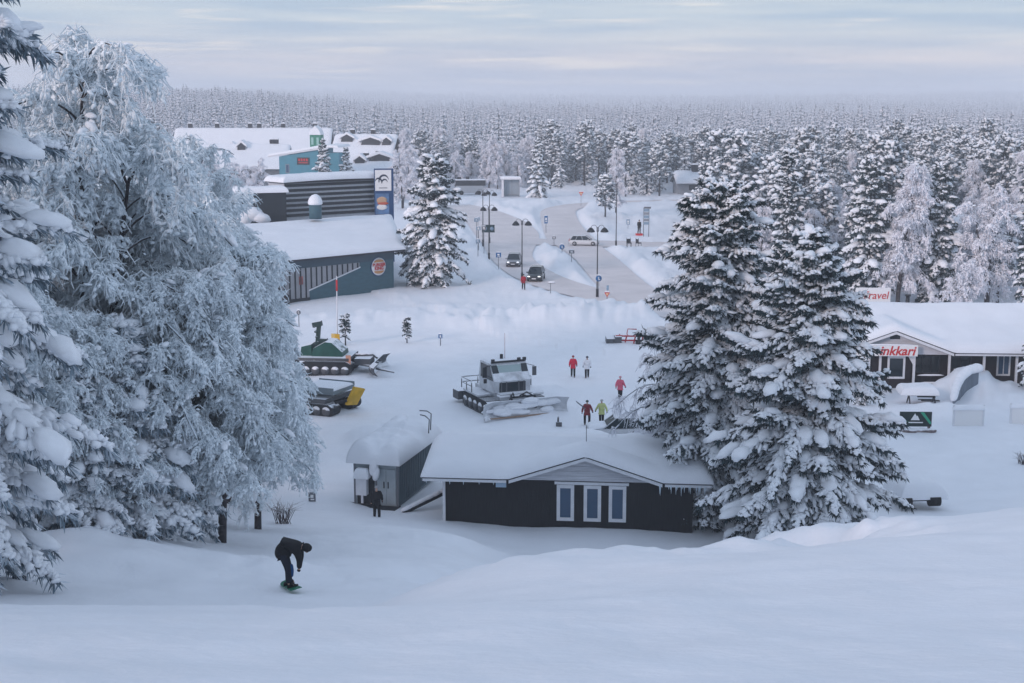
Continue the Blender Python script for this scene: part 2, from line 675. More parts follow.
def height(x, y, fine=True):
    x, y = np.asarray(x, float), np.asarray(y, float)
    w = sstep(78, 96, y)
    near = np.clip(y, -14, 100)
    zn = np.where(y < 100, tps_eval(np.clip(x, -75, 78), near), 0.0)
    z = zn * (1 - w)
    # behind the camera and far to the sides the fell simply goes on
    z = np.where(y < -14, z + 10 * (1 - np.exp((14 + y) / 40)), z)
    r = np.hypot(x, y)
    # mounds of ploughed snow on the flat
    for m in MOUNDS:
        if m[1] > 60:
            z = z + gauss(x, y, *m) * (1 + 0.9 * fbm(x * 0.6, y * 0.6, 5, 3) if fine else 1)
    # banks beside the roads
    sel = (y > 95) & (y < 360) & (np.abs(x) < 160)
    rd = np.full(x.shape, 50.0)
    if sel.any():
        rd[sel] = road_dist(x[sel], y[sel])
    on = sstep(1.9, 0.5, rd)
    bank = 0.55 * sstep(0.6, 2.6, rd) * (1 - 0.6 * sstep(2.0, 7.0, rd)) * (rd < 20) * sstep(95, 120, y)
    z = (z + bank * (1 + 0.8 * fbm(x * 0.7, y * 0.7, 9, 3))) * (1 - on) - 0.10 * on
    # rolling forest beyond the village, higher on the left
    az = np.degrees(np.arctan2(x, np.maximum(y, 1)))
    left = sstep(-3, -13, az)
    z = z + sstep(330, 900, r) * (15 * left * (y > 0)) + sstep(350, 1500, r) * 9 * fbm(x / 420, y / 420, 21, 3)
    z = z + sstep(2600, 4600, r) * (24 + 34 * fbm(x / 1600 + 3, y / 1600, 33, 3)) * (y > 0)
    # wind-blown unevenness
    if fine:
        k = (1 - on)
        z = z + k * (0.16 * fbm(x / 4.5, y / 4.5, 41, 3) + 0.03 * fbm(x / 0.7, y / 0.7, 43, 3)) * sstep(3000, 200, r)
        # lumpy crest of the bank on the right of the piste and under the birches
        cr = np.exp(-((y - 31.5) / 3.6) ** 2) * sstep(-3.5, -1.5, x) * sstep(10.5, 7.0, x)
        z = z + cr * (1.0 * fbm(x / 2.4, y / 2.0, 47, 4, 0.5) + 0.5 * (0.25 - np.abs(fbm(x / 3.6 + 5, y / 2.6, 49, 3))) + 0.36 * np.maximum(0, fbm(x / 0.9, y / 0.8, 61, 3)))
        lb = np.exp(-((y - 40) / 7.0) ** 2) * sstep(-4.5, -7.5, x)
        z = z + lb * 0.5 * fbm(x / 2.6, y / 2.6, 51, 3)
        # skied-up texture of the piste
        pi_ = sstep(33, 37, y) * sstep(72, 64, y) * sstep(-9, -7.3, x) * sstep(2, -1, x)
        z = z + pi_ * 0.10 * fbm(x / 0.9, y / 0.55, 57, 3)
    return z


def hit(px, py, d0=14.0, d1=120.0):
    """where the line of sight through a picture point first meets the snow"""
    ys = np.linspace(d0, d1, 900)
    d_ = ray(px, py)
    xs = d_.x / d_.y * ys
    zs = CAM_Z + d_.z / d_.y * ys
    under = np.nonzero(zs <= height(xs, ys))[0]
    i = under[0] if len(under) else len(ys) - 1
    return Vector((xs[i], ys[i], float(height(xs[i:i + 1], ys[i:i + 1])[0])))


def hz(x, y):
    return float(height(np.array([x]), np.array([y]))[0])


th_f = np.concatenate([np.linspace(-24, 24, 640)])
th_o = np.concatenate([np.linspace(24, 60, 60)[1:], np.linspace(60, 180, 40)[1:]])
TH = np.radians(np.concatenate([-th_o[::-1][1:], th_f, th_o]))      # closed circle round the camera
rr = [0.6]
while rr[-1] < 5200:
    rr.append(rr[-1] * (1.0105 if 9 < rr[-1] < 420 else 1.03))
RR = np.array(rr)
tt, rg = np.meshgrid(TH, RR)
gx, gy = rg * np.sin(tt), rg * np.cos(tt)
gzv = height(gx.ravel(), gy.ravel()).reshape(gx.shape)
g = Geo()
nr, nt = gx.shape
idx = np.arange(nr * nt).reshape(nr, nt)
nx = np.roll(idx, -1, axis=1)
F = np.stack([idx[:-1], nx[:-1], nx[1:], idx[1:]], -1).reshape(-1, 4)[:, ::-1]
g.add(np.stack([gx, gy, gzv], -1).reshape(-1, 3), F, 0, True)
centre = len(gx.ravel())
ground_o = g.build('ground', M_snow)
tag(ground_o, kind='structure')

# packed snow of the roads, 2-3 cm of sheet over the dug-out ground
for i, (Q, w) in enumerate(ROADL):
    T = np.gradient(Q, axis=0)
    Nn = np.stack([-T[:, 1], T[:, 0]], 1)
    Nn /= np.linalg.norm(Nn, axis=1, keepdims=True)
    g = Geo()
    cols = np.linspace(-1, 1, 9)
    V = np.concatenate([np.concatenate([Q + Nn * (w + 0.4)[:, None] * c, np.full((len(Q), 1), 0.012 + 0.01 * i)], 1)[:, None] for c in cols], 1)
    idr = np.arange(len(Q) * 9).reshape(len(Q), 9)
    F = np.stack([idr[:-1, :-1], idr[:-1, 1:], idr[1:, 1:], idr[1:, :-1]], -1).reshape(-1, 4)
    g.add(V.reshape(-1, 3), F, 0, True)
    tag(g.build('road', M_road), kind='structure')

# air: one closed box of thin even haze round camera and land, the sky outside it
m = bpy.data.materials.new('haze')
m.use_nodes = True
t = m.node_tree
t.nodes.clear()
pv = t.nodes.new('ShaderNodeVolumePrincipled')
pv.inputs['Color'].default_value = (0.93, 0.955, 0.99, 1)
pv.inputs['Density'].default_value = 0.00052
pv.inputs['Anisotropy'].default_value = 0.0
om = t.nodes.new('ShaderNodeOutputMaterial')
t.links.new(pv.outputs[0], om.inputs['Volume'])
g = Geo()
zlo = float(gzv.min()) - 1.0
ztop = max(float(gzv.max()), 38.0) + 1.0
box(g, (0, 0, (zlo + ztop) / 2), (11000, 11000, ztop - zlo))
haze = g.build('haze', m)
tag(haze, kind='stuff')

# ------------------------------------------------------------------ trees
def limb_pts(p0, h, L, up, droop, n=6, curl=0.0, rnd=None):
    t = np.linspace(0, 1, n)[:, None]
    side = np.array([-h[1], h[0], 0.0])
    return p0 + L * (t * h + np.array([0, 0, 1.0]) * (up * t - droop * t * t) + side * curl * t * t)


def spruce(seed, H, Rr, step=0.36, nb=6, tw=0.15, z0=0.06, snow=0.7, big=0.12, bare=0.0, thick=1.0, blob=ICO1, shape=0.8, needle_w=0.11, nper=3):
    """trunk, needle and snow meshes of a snow laden spruce"""
    rnd = np.random.default_rng(seed)
    gt, gn, gs = Geo(), Geo(), Geo()
    n = 9
    lean = (rnd.random(2) - 0.5) * 0.03 * H
    tp = np.array([[lean[0] * (i / (n - 1)) ** 2, lean[1] * (i / (n - 1)) ** 2, H * i / (n - 1)] for i in range(n)])
    tr = 0.016 * H * (1 - np.linspace(0, 1, n)) ** 0.9 + 0.015
    path(gt, tp, tr, None, 8)
    z = z0 * H
    while z < H * 0.985:
        f = z / H
        cx = lean * f * f
        nbr = max(3, int(nb * (0.75 + 0.25 * (1 - f)) + rnd.integers(-1, 2)))
        a0 = rnd.random() * 6.28
        for b in range(nbr):
            az = a0 + b * 6.283 / nbr + rnd.normal(0, 0.25)
            L = Rr * ((1 - f) ** shape) * (0.52 + 0.72 * rnd.random()) * (0.62 + 0.38 * sstep(0.0, 0.22, f - z0)) + 0.12
            if bare and rnd.random() < bare:
                L *= 0.6
            h = np.array([math.cos(az), math.sin(az), 0.0])
            up = -0.10 + 0.75 * f ** 1.5 + rnd.normal(0, 0.14)
            droop = 0.42 - 0.25 * f + rnd.normal(0, 0.12)
            P = limb_pts(np.array([cx[0], cx[1], z + rnd.normal(0, 0.5 * step)]), h, L, up, droop, 6, rnd.normal(0, 0.1))
            r = 0.010 * L * np.linspace(1, 0.2, 6) + 0.008
            tubes(gt, P[:-1], P[1:], r[:-1], r[1:], 4)
            nt_ = max(3, int(L / tw))
            tt = np.sort(0.10 + 0.90 * rnd.random(nt_ * 2))
            ii = np.minimum((tt * 5).astype(int), 4)
            ff = (tt * 5 - ii)[:, None]
            q = P[ii] * (1 - ff) + P[ii + 1] * ff
            tan = nrm(P[ii + 1] - P[ii])
            sd = np.where(rnd.random(len(tt)) < 0.5, -1.0, 1.0)[:, None]
            side = np.array([-h[1], h[0], 0.0])[None] * sd
            l = np.minimum(0.40 * L * (1 - tt) + 0.20, 1.0) * (0.7 + 0.6 * rnd.random(len(tt)))
            d = nrm(tan * 0.75 + side * (0.75 * (1 - 0.5 * tt))[:, None] + np.array([0, 0, -1.0]) * (0.22 + 0.25 * rnd.random(len(tt)))[:, None])
            # needles along the twig, below it and a drooping fringe
            sprays(gn, q, d, l * 1.1, needle_w * 1.3, rnd, roll=0.6)
            for k in range(nper):
                u = rnd.random(len(tt))[:, None]
                qq = q + d * l[:, None] * (0.15 + 0.7 * u)
                d2 = nrm(d + rnd.normal(0, 0.55, (len(tt), 3)) + np.array([0, 0, -0.55]))
                sprays(gn, qq, d2, (0.16 + 0.22 * rnd.random(len(tt))) * thick, needle_w * (0.8 + 0.5 * rnd.random(len(tt))), rnd, roll=1.5)
            # snow lying on the twigs
            for lo_, hi_ in ((0.18, 0.50), (0.52, 0.92)):
                m_ = rnd.random(len(tt)) < snow
                k = m_.sum()
                if k:
                    u = lo_ + (hi_ - lo_) * rnd.random(k)
                    c = q[m_] + d[m_] * (l[m_] * u)[:, None] + np.array([0, 0, 0.045]) + rnd.normal(0, 0.03, (k, 3))
                    rad = np.stack([l[m_] * (0.20 + 0.14 * rnd.random(k)), (0.055 + 0.075 * rnd.random(k)) * thick, (0.045 + 0.06 * rnd.random(k)) * thick], 1)
                    blobs(gs, c, d[m_] + rnd.normal(0, 0.25, (k, 3)), rad, blob, 0, rnd, 0.32)
            # pillows where several twigs carry one load
            nb_ = rnd.poisson(big * L * 3.0)
            if nb_:
                u = 0.45 + 0.55 * rnd.random(nb_)
                i2 = np.minimum((u * 5).astype(int), 4)
                f2 = (u * 5 - i2)[:, None]
                c = P[i2] * (1 - f2) + P[i2 + 1] * f2 + np.array([0, 0, 0.08])
                s = (0.14 + 0.17 * rnd.random(nb_)) * thick * (0.7 + 0.3 * min(L / 2, 1.3))
                blobs(gs, c, nrm(P[i2 + 1] - P[i2]), np.stack([s * (1.2 + 0.7 * rnd.random(nb_)), s * 0.95, s * 0.75], 1), ICO2, 0, rnd, 0.20)
        z += step * (0.8 + 0.4 * rnd.random()) * (1.0 - 0.35 * f)
    # leader
    blobs(gs, [(lean[0], lean[1], H - 0.15)], [(0, 0.05, 1.0)], [(0.35 * thick, 0.09 * thick, 0.09 * thick)], ICO2, 0, rnd, 0.2, flat=1.0)
    sprays(gn, np.tile([[lean[0], lean[1], H - 0.9]], (14, 1)), nrm(rnd.normal(0, 0.4, (14, 3)) + np.array([0, 0, 1.0])), 0.6, 0.12, rnd)
    return gt, gn, gs


def birch(seed, H, spread, stems=2, limbs=46, secs=11, ters=11, twig=0.020, strand=0.75, z0=0.16, clump=0.5, dr=1.0, fluff=0.0):
    """bare birch thick with hoarfrost: trunk + limbs, frosted twigs, lumps of snow"""
    rnd = np.random.default_rng(seed)
    gt, gf, gs = Geo(), Geo(), Geo()
    for s in range(stems):
        a = rnd.random() * 6.28
        hh = H * (1 if s == 0 else 0.72 + 0.2 * rnd.random())
        off = 0.0 if s == 0 else 0.18
        lx, ly = math.cos(a) * (0.10 + 0.07 * (s > 0)) * hh, math.sin(a) * (0.10 + 0.07 * (s > 0)) * hh
        n = 10
        t = np.linspace(0, 1, n)
        wob = np.cumsum(rnd.normal(0, 0.05, (n, 2)), 0) * 0.5
        TPt = np.stack([off * math.cos(a) + lx * t ** 1.4 + wob[:, 0], off * math.sin(a) + ly * t ** 1.4 + wob[:, 1], hh * t], 1)
        tr = (0.013 * hh + 0.02) * (1 - t) ** 0.8 + 0.015
        path(gt, TPt, tr, None, 8)
        nl = int(limbs / stems * (1.2 if s == 0 else 0.8))
        for b in range(nl):
            f = z0 + (0.98 - z0) * ((b + rnd.random()) / nl)
            k = min(int(f * (n - 1)), n - 2)
            ff = f * (n - 1) - k
            p0 = TPt[k] * (1 - ff) + TPt[k + 1] * ff
            az = b * 2.4 + rnd.normal(0, 0.5)
            h = np.array([math.cos(az), math.sin(az), 0.0])
            L = spread * (0.35 + 0.65 * math.sin(math.pi * min(1, 0.28 + 0.72 * (1 - f)) * 0.62) ** 1.0) * (0.65 + 0.6 * rnd.random()) * (0.45 + 0.55 * (1 - f) ** 0.5)
            P = limb_pts(p0, h, L, 0.75 + 0.5 * rnd.random() + 0.4 * f, (1.0 + 0.5 * rnd.random()) * dr, 8, rnd.normal(0, 0.25))
            r = (0.012 * L + 0.012) * np.linspace(1, 0.35, 8) + 0.008
            tubes(gt, P[:-1], P[1:], r[:-1], r[1:], 5)
            ns = max(4, int(secs * (0.5 + 0.5 * L / spread)))
            u = 0.18 + 0.82 * rnd.random(ns)
            i1 = np.minimum((u * 7).astype(int), 6)
            f1 = (u * 7 - i1)[:, None]
            q = P[i1] * (1 - f1) + P[i1 + 1] * f1
            tan = nrm(P[i1 + 1] - P[i1])
            d = nrm(tan * 0.8 + rnd.normal(0, 0.75, (ns, 3)) + np.array([0, 0, 0.10]))
            l = (0.35 + 0.55 * rnd.random(ns)) * (0.35 * spread * 0.5 + 0.3)
            # secondaries bend over under their load: 4 pieces
            tpar = np.linspace(0, 1, 5)
            S = q[:, None] + d[:, None] * (l[:, None] * tpar[None])[..., None] + np.array([0, 0, -1.0]) * ((0.55 * dr * l)[:, None] * tpar[None] ** 2)[..., None]
            for k2 in range(4):
                tubes(gf, S[:, k2], S[:, k2 + 1], twig * (2.1 - 0.3 * k2), twig * (1.8 - 0.3 * k2), 4)
            # hanging strands
            m_ = ters
            uu = 0.15 + 0.85 * rnd.random((ns, m_))
            i3 = np.minimum((uu * 4).astype(int), 3)
            f3 = (uu * 4 - i3)[..., None]
            ar = np.arange(ns)[:, None]
            q3 = (S[ar, i3] * (1 - f3) + S[ar, i3 + 1] * f3).reshape(-1, 3)
            N3 = len(q3)
            dd = nrm(np.repeat(d, m_, 0) * 0.5 + rnd.normal(0, 0.55, (N3, 3)) + np.array([0, 0, -0.30]))
            l3 = strand * (0.30 + 0.70 * rnd.random(N3))
            mid = q3 + dd * (l3 * 0.45)[:, None]
            end = mid + nrm(dd * 0.55 + np.array([0, 0, -0.8 * dr])) * (l3 * 0.6)[:, None]
            tubes(gf, q3, mid, twig, twig * 0.95, 3)
            tubes(gf, mid, end, twig * 0.95, twig * 0.45, 3)
            if fluff:
                for lo_, hi_ in ((0.0, 0.45), (0.35, 0.95)):
                    m5 = rnd.random(N3) < fluff
                    k5 = m5.sum()
                    u5 = lo_ + (hi_ - lo_) * rnd.random((k5, 1))
                    mm = q3[m5] * (1 - u5) + end[m5] * u5 + rnd.normal(0, 0.02, (k5, 3))
                    blobs(gf, mm, (end - q3)[m5] + rnd.normal(0, 0.2, (k5, 3)), np.stack([twig * (3.2 + 2.6 * rnd.random(k5)), twig * (1.7 + 1.3 * rnd.random(k5)), twig * (1.5 + 1.2 * rnd.random(k5))], 1), ICO1, 0, rnd, 0.35, 0.9)
            # fine side barbs
            q4 = mid + (end - mid) * rnd.random((N3, 1))
            d4 = nrm(rnd.normal(0, 0.7, (N3, 3)) + np.array([0, 0, -0.4]))
            tubes(gf, q4, q4 + d4 * (strand * 0.28), twig * 0.8, twig * 0.3, 3)
            # snow lumps held in forks
            nc = rnd.poisson(clump * L)
            if nc:
                u = 0.4 + 0.6 * rnd.random(nc)
                i5 = np.minimum((u * 7).astype(int), 6)
                f5 = (u * 7 - i5)[:, None]
                c = P[i5] * (1 - f5) + P[i5 + 1] * f5 + rnd.normal(0, 0.12, (nc, 3)) + np.array([0, 0, 0.05])
                s_ = 0.06 + 0.11 * rnd.random(nc)
                blobs(gs, c, nrm(P[i5 + 1] - P[i5]), np.stack([s_ * 1.9, s_, s_ * 0.8], 1), ICO2, 0, rnd, 0.12)
    return gt, gf, gs


def pine(seed, H, Rr, z0=0.35, clumps=150, csize=0.62, snow=0.8, base=ICO1):
    """broad headed pine: boughs ending in clumps of needles under caps of snow"""
    rnd = np.random.default_rng(seed)
    gt, gc = Geo(), Geo()
    n = 7
    t = np.linspace(0, 1, n)
    wob = np.cumsum(rnd.normal(0, 0.06, (n, 2)), 0)
    TPt = np.stack([wob[:, 0], wob[:, 1], H * 0.96 * t], 1)
    path(gt, TPt, 0.017 * H * (1 - t) ** 0.8 + 0.03, None, 6)
    nb = max(10, clumps // 5)
    for b in range(nb):
        f = z0 + (1 - z0) * ((b + rnd.random()) / nb) ** 0.9
        az = b * 2.4 + rnd.normal(0, 0.4)
        h = np.array([math.cos(az), math.sin(az), 0.0])
        g_ = (f - z0) / (1 - z0)
        L = Rr * (math.sin(math.pi * (0.22 + 0.75 * g_)) ** 0.8) * (0.65 + 0.5 * rnd.random()) + 0.2
        p0 = np.array([0, 0, H * min(f, 0.97)])
        P = limb_pts(p0, h, L, 0.15 + 0.5 * g_, 0.30, 5, rnd.normal(0, 0.2))
        tubes(gt, P[:-1], P[1:], 0.05, 0.03, 4)
        nc = max(2, int(clumps / nb * (0.5 + L / Rr)))
        u = 0.35 + 0.65 * rnd.random(nc)
        i5 = np.minimum((u * 4).astype(int), 3)
        f5 = (u * 4 - i5)[:, None]
        c = P[i5] * (1 - f5) + P[i5 + 1] * f5 + rnd.normal(0, 0.28, (nc, 3)) * np.array([1, 1, 0.6])
        s = csize * (0.6 + 0.7 * rnd.random(nc))
        k = 10
        cc = np.repeat(c, k, 0)
        dd = nrm(rnd.normal(0, 1, (nc * k, 3)) + np.array([0, 0, -0.1]))
        sprays(gc, cc, dd, np.repeat(s, k) * (0.7 + 0.6 * rnd.random(nc * k)), np.repeat(s, k) * 0.55, rnd, 0, roll=1.5)
        m_ = rnd.random(nc) < snow
        k = m_.sum()
        if k:
            dirs = nrm(np.concatenate([rnd.normal(0, 1, (k, 2)), rnd.normal(0, 0.3, (k, 1))], 1))
            sm = s[m_]
            blobs(gc, c[m_] + np.stack([0 * sm, 0 * sm, 0.26 * sm], 1), dirs, np.stack([sm * 0.85, sm * 0.62, sm * 0.48], 1), base, 1, rnd, 0.25)
    return gt, gc


def farspruce(seed, H, Rr, nlev, k, snow):
    """small light tree for the distance: ragged whorls, dark needles with caps of snow"""
    rnd = np.random.default_rng(seed)
    gc = Geo()
    tubes(gc, [(0, 0, 0)], [(0, 0, H * 0.9)], 0.14, 0.05, 4, 2)
    for i in range(nlev):
        f = 0.08 + 0.9 * i / nlev
        rl = Rr * (1 - f) ** 0.8 + 0.2
        a = rnd.random() * 6.28 + np.arange(k) * 6.283 / k + rnd.normal(0, 0.3, k)
        d = np.stack([np.cos(a), np.sin(a), -0.30 + 0.25 * rnd.normal(0, 1, k)], 1)
        P = np.tile([[0, 0, H * f]], (k, 1)) + rnd.normal(0, 0.1, (k, 3))
        ln = rl * (0.7 + 0.6 * rnd.random(k))
        sprays(gc, P + np.array([0, 0, -0.12]), nrm(d + np.array([0, 0, -0.2])), ln * 1.08, ln * 0.75, rnd, 0, 0.5)
        sprays(gc, P, nrm(d + rnd.normal(0, 0.3, (k, 3))), ln, ln * 0.6, rnd, 0, 1.2)
        m_ = rnd.random(k) < snow
        q = m_.sum()
        if q:
            blobs(gc, (P + nrm(d) * (ln * 0.62)[:, None] + np.array([0, 0, 0.14]))[m_], nrm(d)[m_],
                  np.stack([ln[m_] * 0.46, ln[m_] * 0.30, 0.14 + 0.10 * ln[m_]], 1), ICO1, 1, rnd, 0.25)
    return gc

# ------------------------------------------------------------------ more helpers for buildings
M_black = mat('black_boards', (0.014, 0.014, 0.017), 0.7, noise=0.35, nscale=3.0, bump=0.3, bscale=8.0, stretch=(6, 6, 0.4))
M_brown = mat('dark_brown_boards', (0.018, 0.011, 0.014), 0.7, noise=0.35, nscale=3.0, stretch=(6, 6, 0.4))
M_white = mat('white_paint', (0.70, 0.71, 0.74), 0.55, noise=0.06, nscale=3.0)
M_grey_board = mat('grey_boards', (0.58, 0.59, 0.63), 0.6, noise=0.14, nscale=2.0, stretch=(0.4, 0.4, 7.0), bump=0.4, bscale=6)
M_trim = mat('dark_trim', (0.035, 0.036, 0.045), 0.5)
M_glass = mat('window_glass', (0.035, 0.08, 0.15), 0.10, spec=0.6)
M_glass_dark = mat('dark_glass', (0.012, 0.020, 0.028), 0.08, spec=0.6)
M_teal = mat('teal_cladding', (0.050, 0.115, 0.145), 0.6, noise=0.12, nscale=1.2, bump=0.2, bscale=4, stretch=(1, 1, 3))
M_teal_light = mat('turquoise_cladding', (0.06, 0.235, 0.31), 0.6, noise=0.08, nscale=1.0)
M_green_cup = mat('green_sheet', (0.02, 0.20, 0.13), 0.45, noise=0.1)
M_slat = mat('dark_slats', (0.014, 0.020, 0.027), 0.5, noise=0.2, nscale=2)
M_slat_gap = mat('pale_slat_gap', (0.50, 0.52, 0.56), 0.7, noise=0.1)
M_panel = mat('grey_panel', (0.25, 0.27, 0.30), 0.6, noise=0.1, nscale=1.5)
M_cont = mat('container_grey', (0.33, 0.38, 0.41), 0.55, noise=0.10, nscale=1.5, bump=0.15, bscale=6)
M_cont_side = mat('container_side_shaded', (0.085, 0.125, 0.15), 0.55, noise=0.10, nscale=1.5)  # long side: shade beside the hut is put into this darker teal
M_blue_sign = mat('blue_board', (0.012, 0.055, 0.16), 0.4)
M_board_white = mat('sign_white', (0.80, 0.80, 0.80), 0.4)
M_red = mat('sign_red', (0.55, 0.035, 0.04), 0.45)
M_metal = mat('grey_metal', (0.16, 0.17, 0.19), 0.45, metal=0.3)
M_dark_metal = mat('dark_metal', (0.022, 0.024, 0.030), 0.45)
M_orange = mat('orange_brown', (0.55, 0.27, 0.11), 0.5)


def shell(g, base, xs, ys, up, dn, mat_=0, smooth=True):
    """closed sheet over a grid: top = base + up, underside = base - dn (all of them arrays over the grid)"""
    X, Y = np.meshgrid(xs, ys)
    B = base(X, Y)
    top = B + (up(X, Y) if callable(up) else up)
    bot = B - dn
    ny, nx_ = X.shape
    n = nx_ * ny
    V = np.concatenate([np.stack([X, Y, top], -1).reshape(-1, 3), np.stack([X, Y, bot], -1).reshape(-1, 3)])
    i = np.arange(n).reshape(ny, nx_)
    q = np.stack([i[:-1, :-1], i[:-1, 1:], i[1:, 1:], i[1:, :-1]], -1).reshape(-1, 4)
    rim = np.concatenate([i[0, :], i[1:, -1], i[-1, ::-1][1:], i[::-1, 0][1:-1]])
    r2_ = np.roll(rim, -1)
    s_ = np.stack([rim, rim + n, r2_ + n, r2_], -1)
    g.add(V, np.concatenate([q, q[:, ::-1] + n, s_]), mat_, smooth)


def pad(x0, x1, y0, y1, th, rnd_w=0.7, rough=0.08, seed=0, k=0.55, freq=0.5):
    """thickness of a snow layer with rounded rims"""
    def f(X, Y):
        e = np.minimum(np.minimum(X - x0, x1 - X), np.minimum(Y - y0, y1 - Y))
        e = np.clip(e / rnd_w, 0, 1)
        return th * (1 - (1 - e) ** 2) ** k * (1 + rough * 2 * fbm(X * freq, Y * freq, seed, 3)) + 0.01
    return f


def gridx(a, b, n, w=0.7):
    """grid coordinates, finer at both rims"""
    inner = np.linspace(a + w, b - w, max(3, n))
    rim = a + w * (np.linspace(0, 1, 7)[:-1] ** 1.8)
    return np.concatenate([rim, inner, (b - (rim - a))[::-1]])


def snow_cap(parent, base, x0, x1, y0, y1, th, n=24, w=0.6, seed=1, name='roof_snow', rough=0.08, dn=0.02, freq=0.5):
    g = Geo()
    w = min(w, (x1 - x0) * 0.4, (y1 - y0) * 0.4)
    shell(g, base, gridx(x0, x1, n, w), gridx(y0, y1, n, w), pad(x0, x1, y0, y1, th, w, rough, seed, freq=freq), dn)
    return g.build(name, M_snow, parent)


def part(name, m_, parent, fn):
    g = Geo()
    fn(g)
    return g.build(name, m_, parent)


def window(parent, x0, x1, z0, z1, y, fr=0.10, name='window', glass=None, frame=None, mull=0, sill=0.0):
    """window on a wall facing -y at y: a frame part and its pane as a sub-part"""
    f = Geo()
    d = 0.08
    box(f, ((x0 + x1) / 2, y - d / 2, z1 - fr / 2), (x1 - x0, d, fr))
    box(f, ((x0 + x1) / 2, y - d / 2, z0 + fr / 2), (x1 - x0, d, fr))
    for xx in (x0 + fr / 2, x1 - fr / 2):
        box(f, (xx, y - d / 2, (z0 + z1) / 2), (fr, d * 0.96, z1 - z0 - 2 * fr))
    for k in range(mull):
        xx = x0 + (x1 - x0) * (k + 1) / (mull + 1)
        box(f, (xx, y - d / 2, (z0 + z1) / 2), (0.06, d * 0.9, z1 - z0 - 2 * fr))
    fo = f.build(name, frame or M_white, parent)
    p = Geo()
    box(p, ((x0 + x1) / 2, y - 0.018, (z0 + z1) / 2), (x1 - x0 - 2 * fr, 0.03, z1 - z0 - 2 * fr))
    p.build('pane', glass or M_glass, fo)
    return fo


def lettering(name, s, parent, loc, size, m_, rot=(90, 0, 0), ext=0.01, sx=1.0, shear=0.0, bold=0.0):
    cu = bpy.data.curves.new(name, 'FONT')
    cu.body = s
    cu.align_x = 'CENTER'
    cu.align_y = 'CENTER'
    cu.size = size
    cu.extrude = ext
    cu.shear = shear
    cu.offset = bold
    tmp = bpy.data.objects.new(name, cu)
    COL.objects.link(tmp)
    dg = bpy.context.evaluated_depsgraph_get()
    me = bpy.data.meshes.new_from_object(tmp.evaluated_get(dg))
    bpy.data.objects.remove(tmp)
    me.materials.clear()
    me.materials.append(m_)
    o = bpy.data.objects.new(name, me)
    COL.objects.link(o)
    o.parent = parent
    o.location = loc
    o.rotation_euler = [R(a) for a in rot]
    o.scale = (sx, 1, 1)
    return o


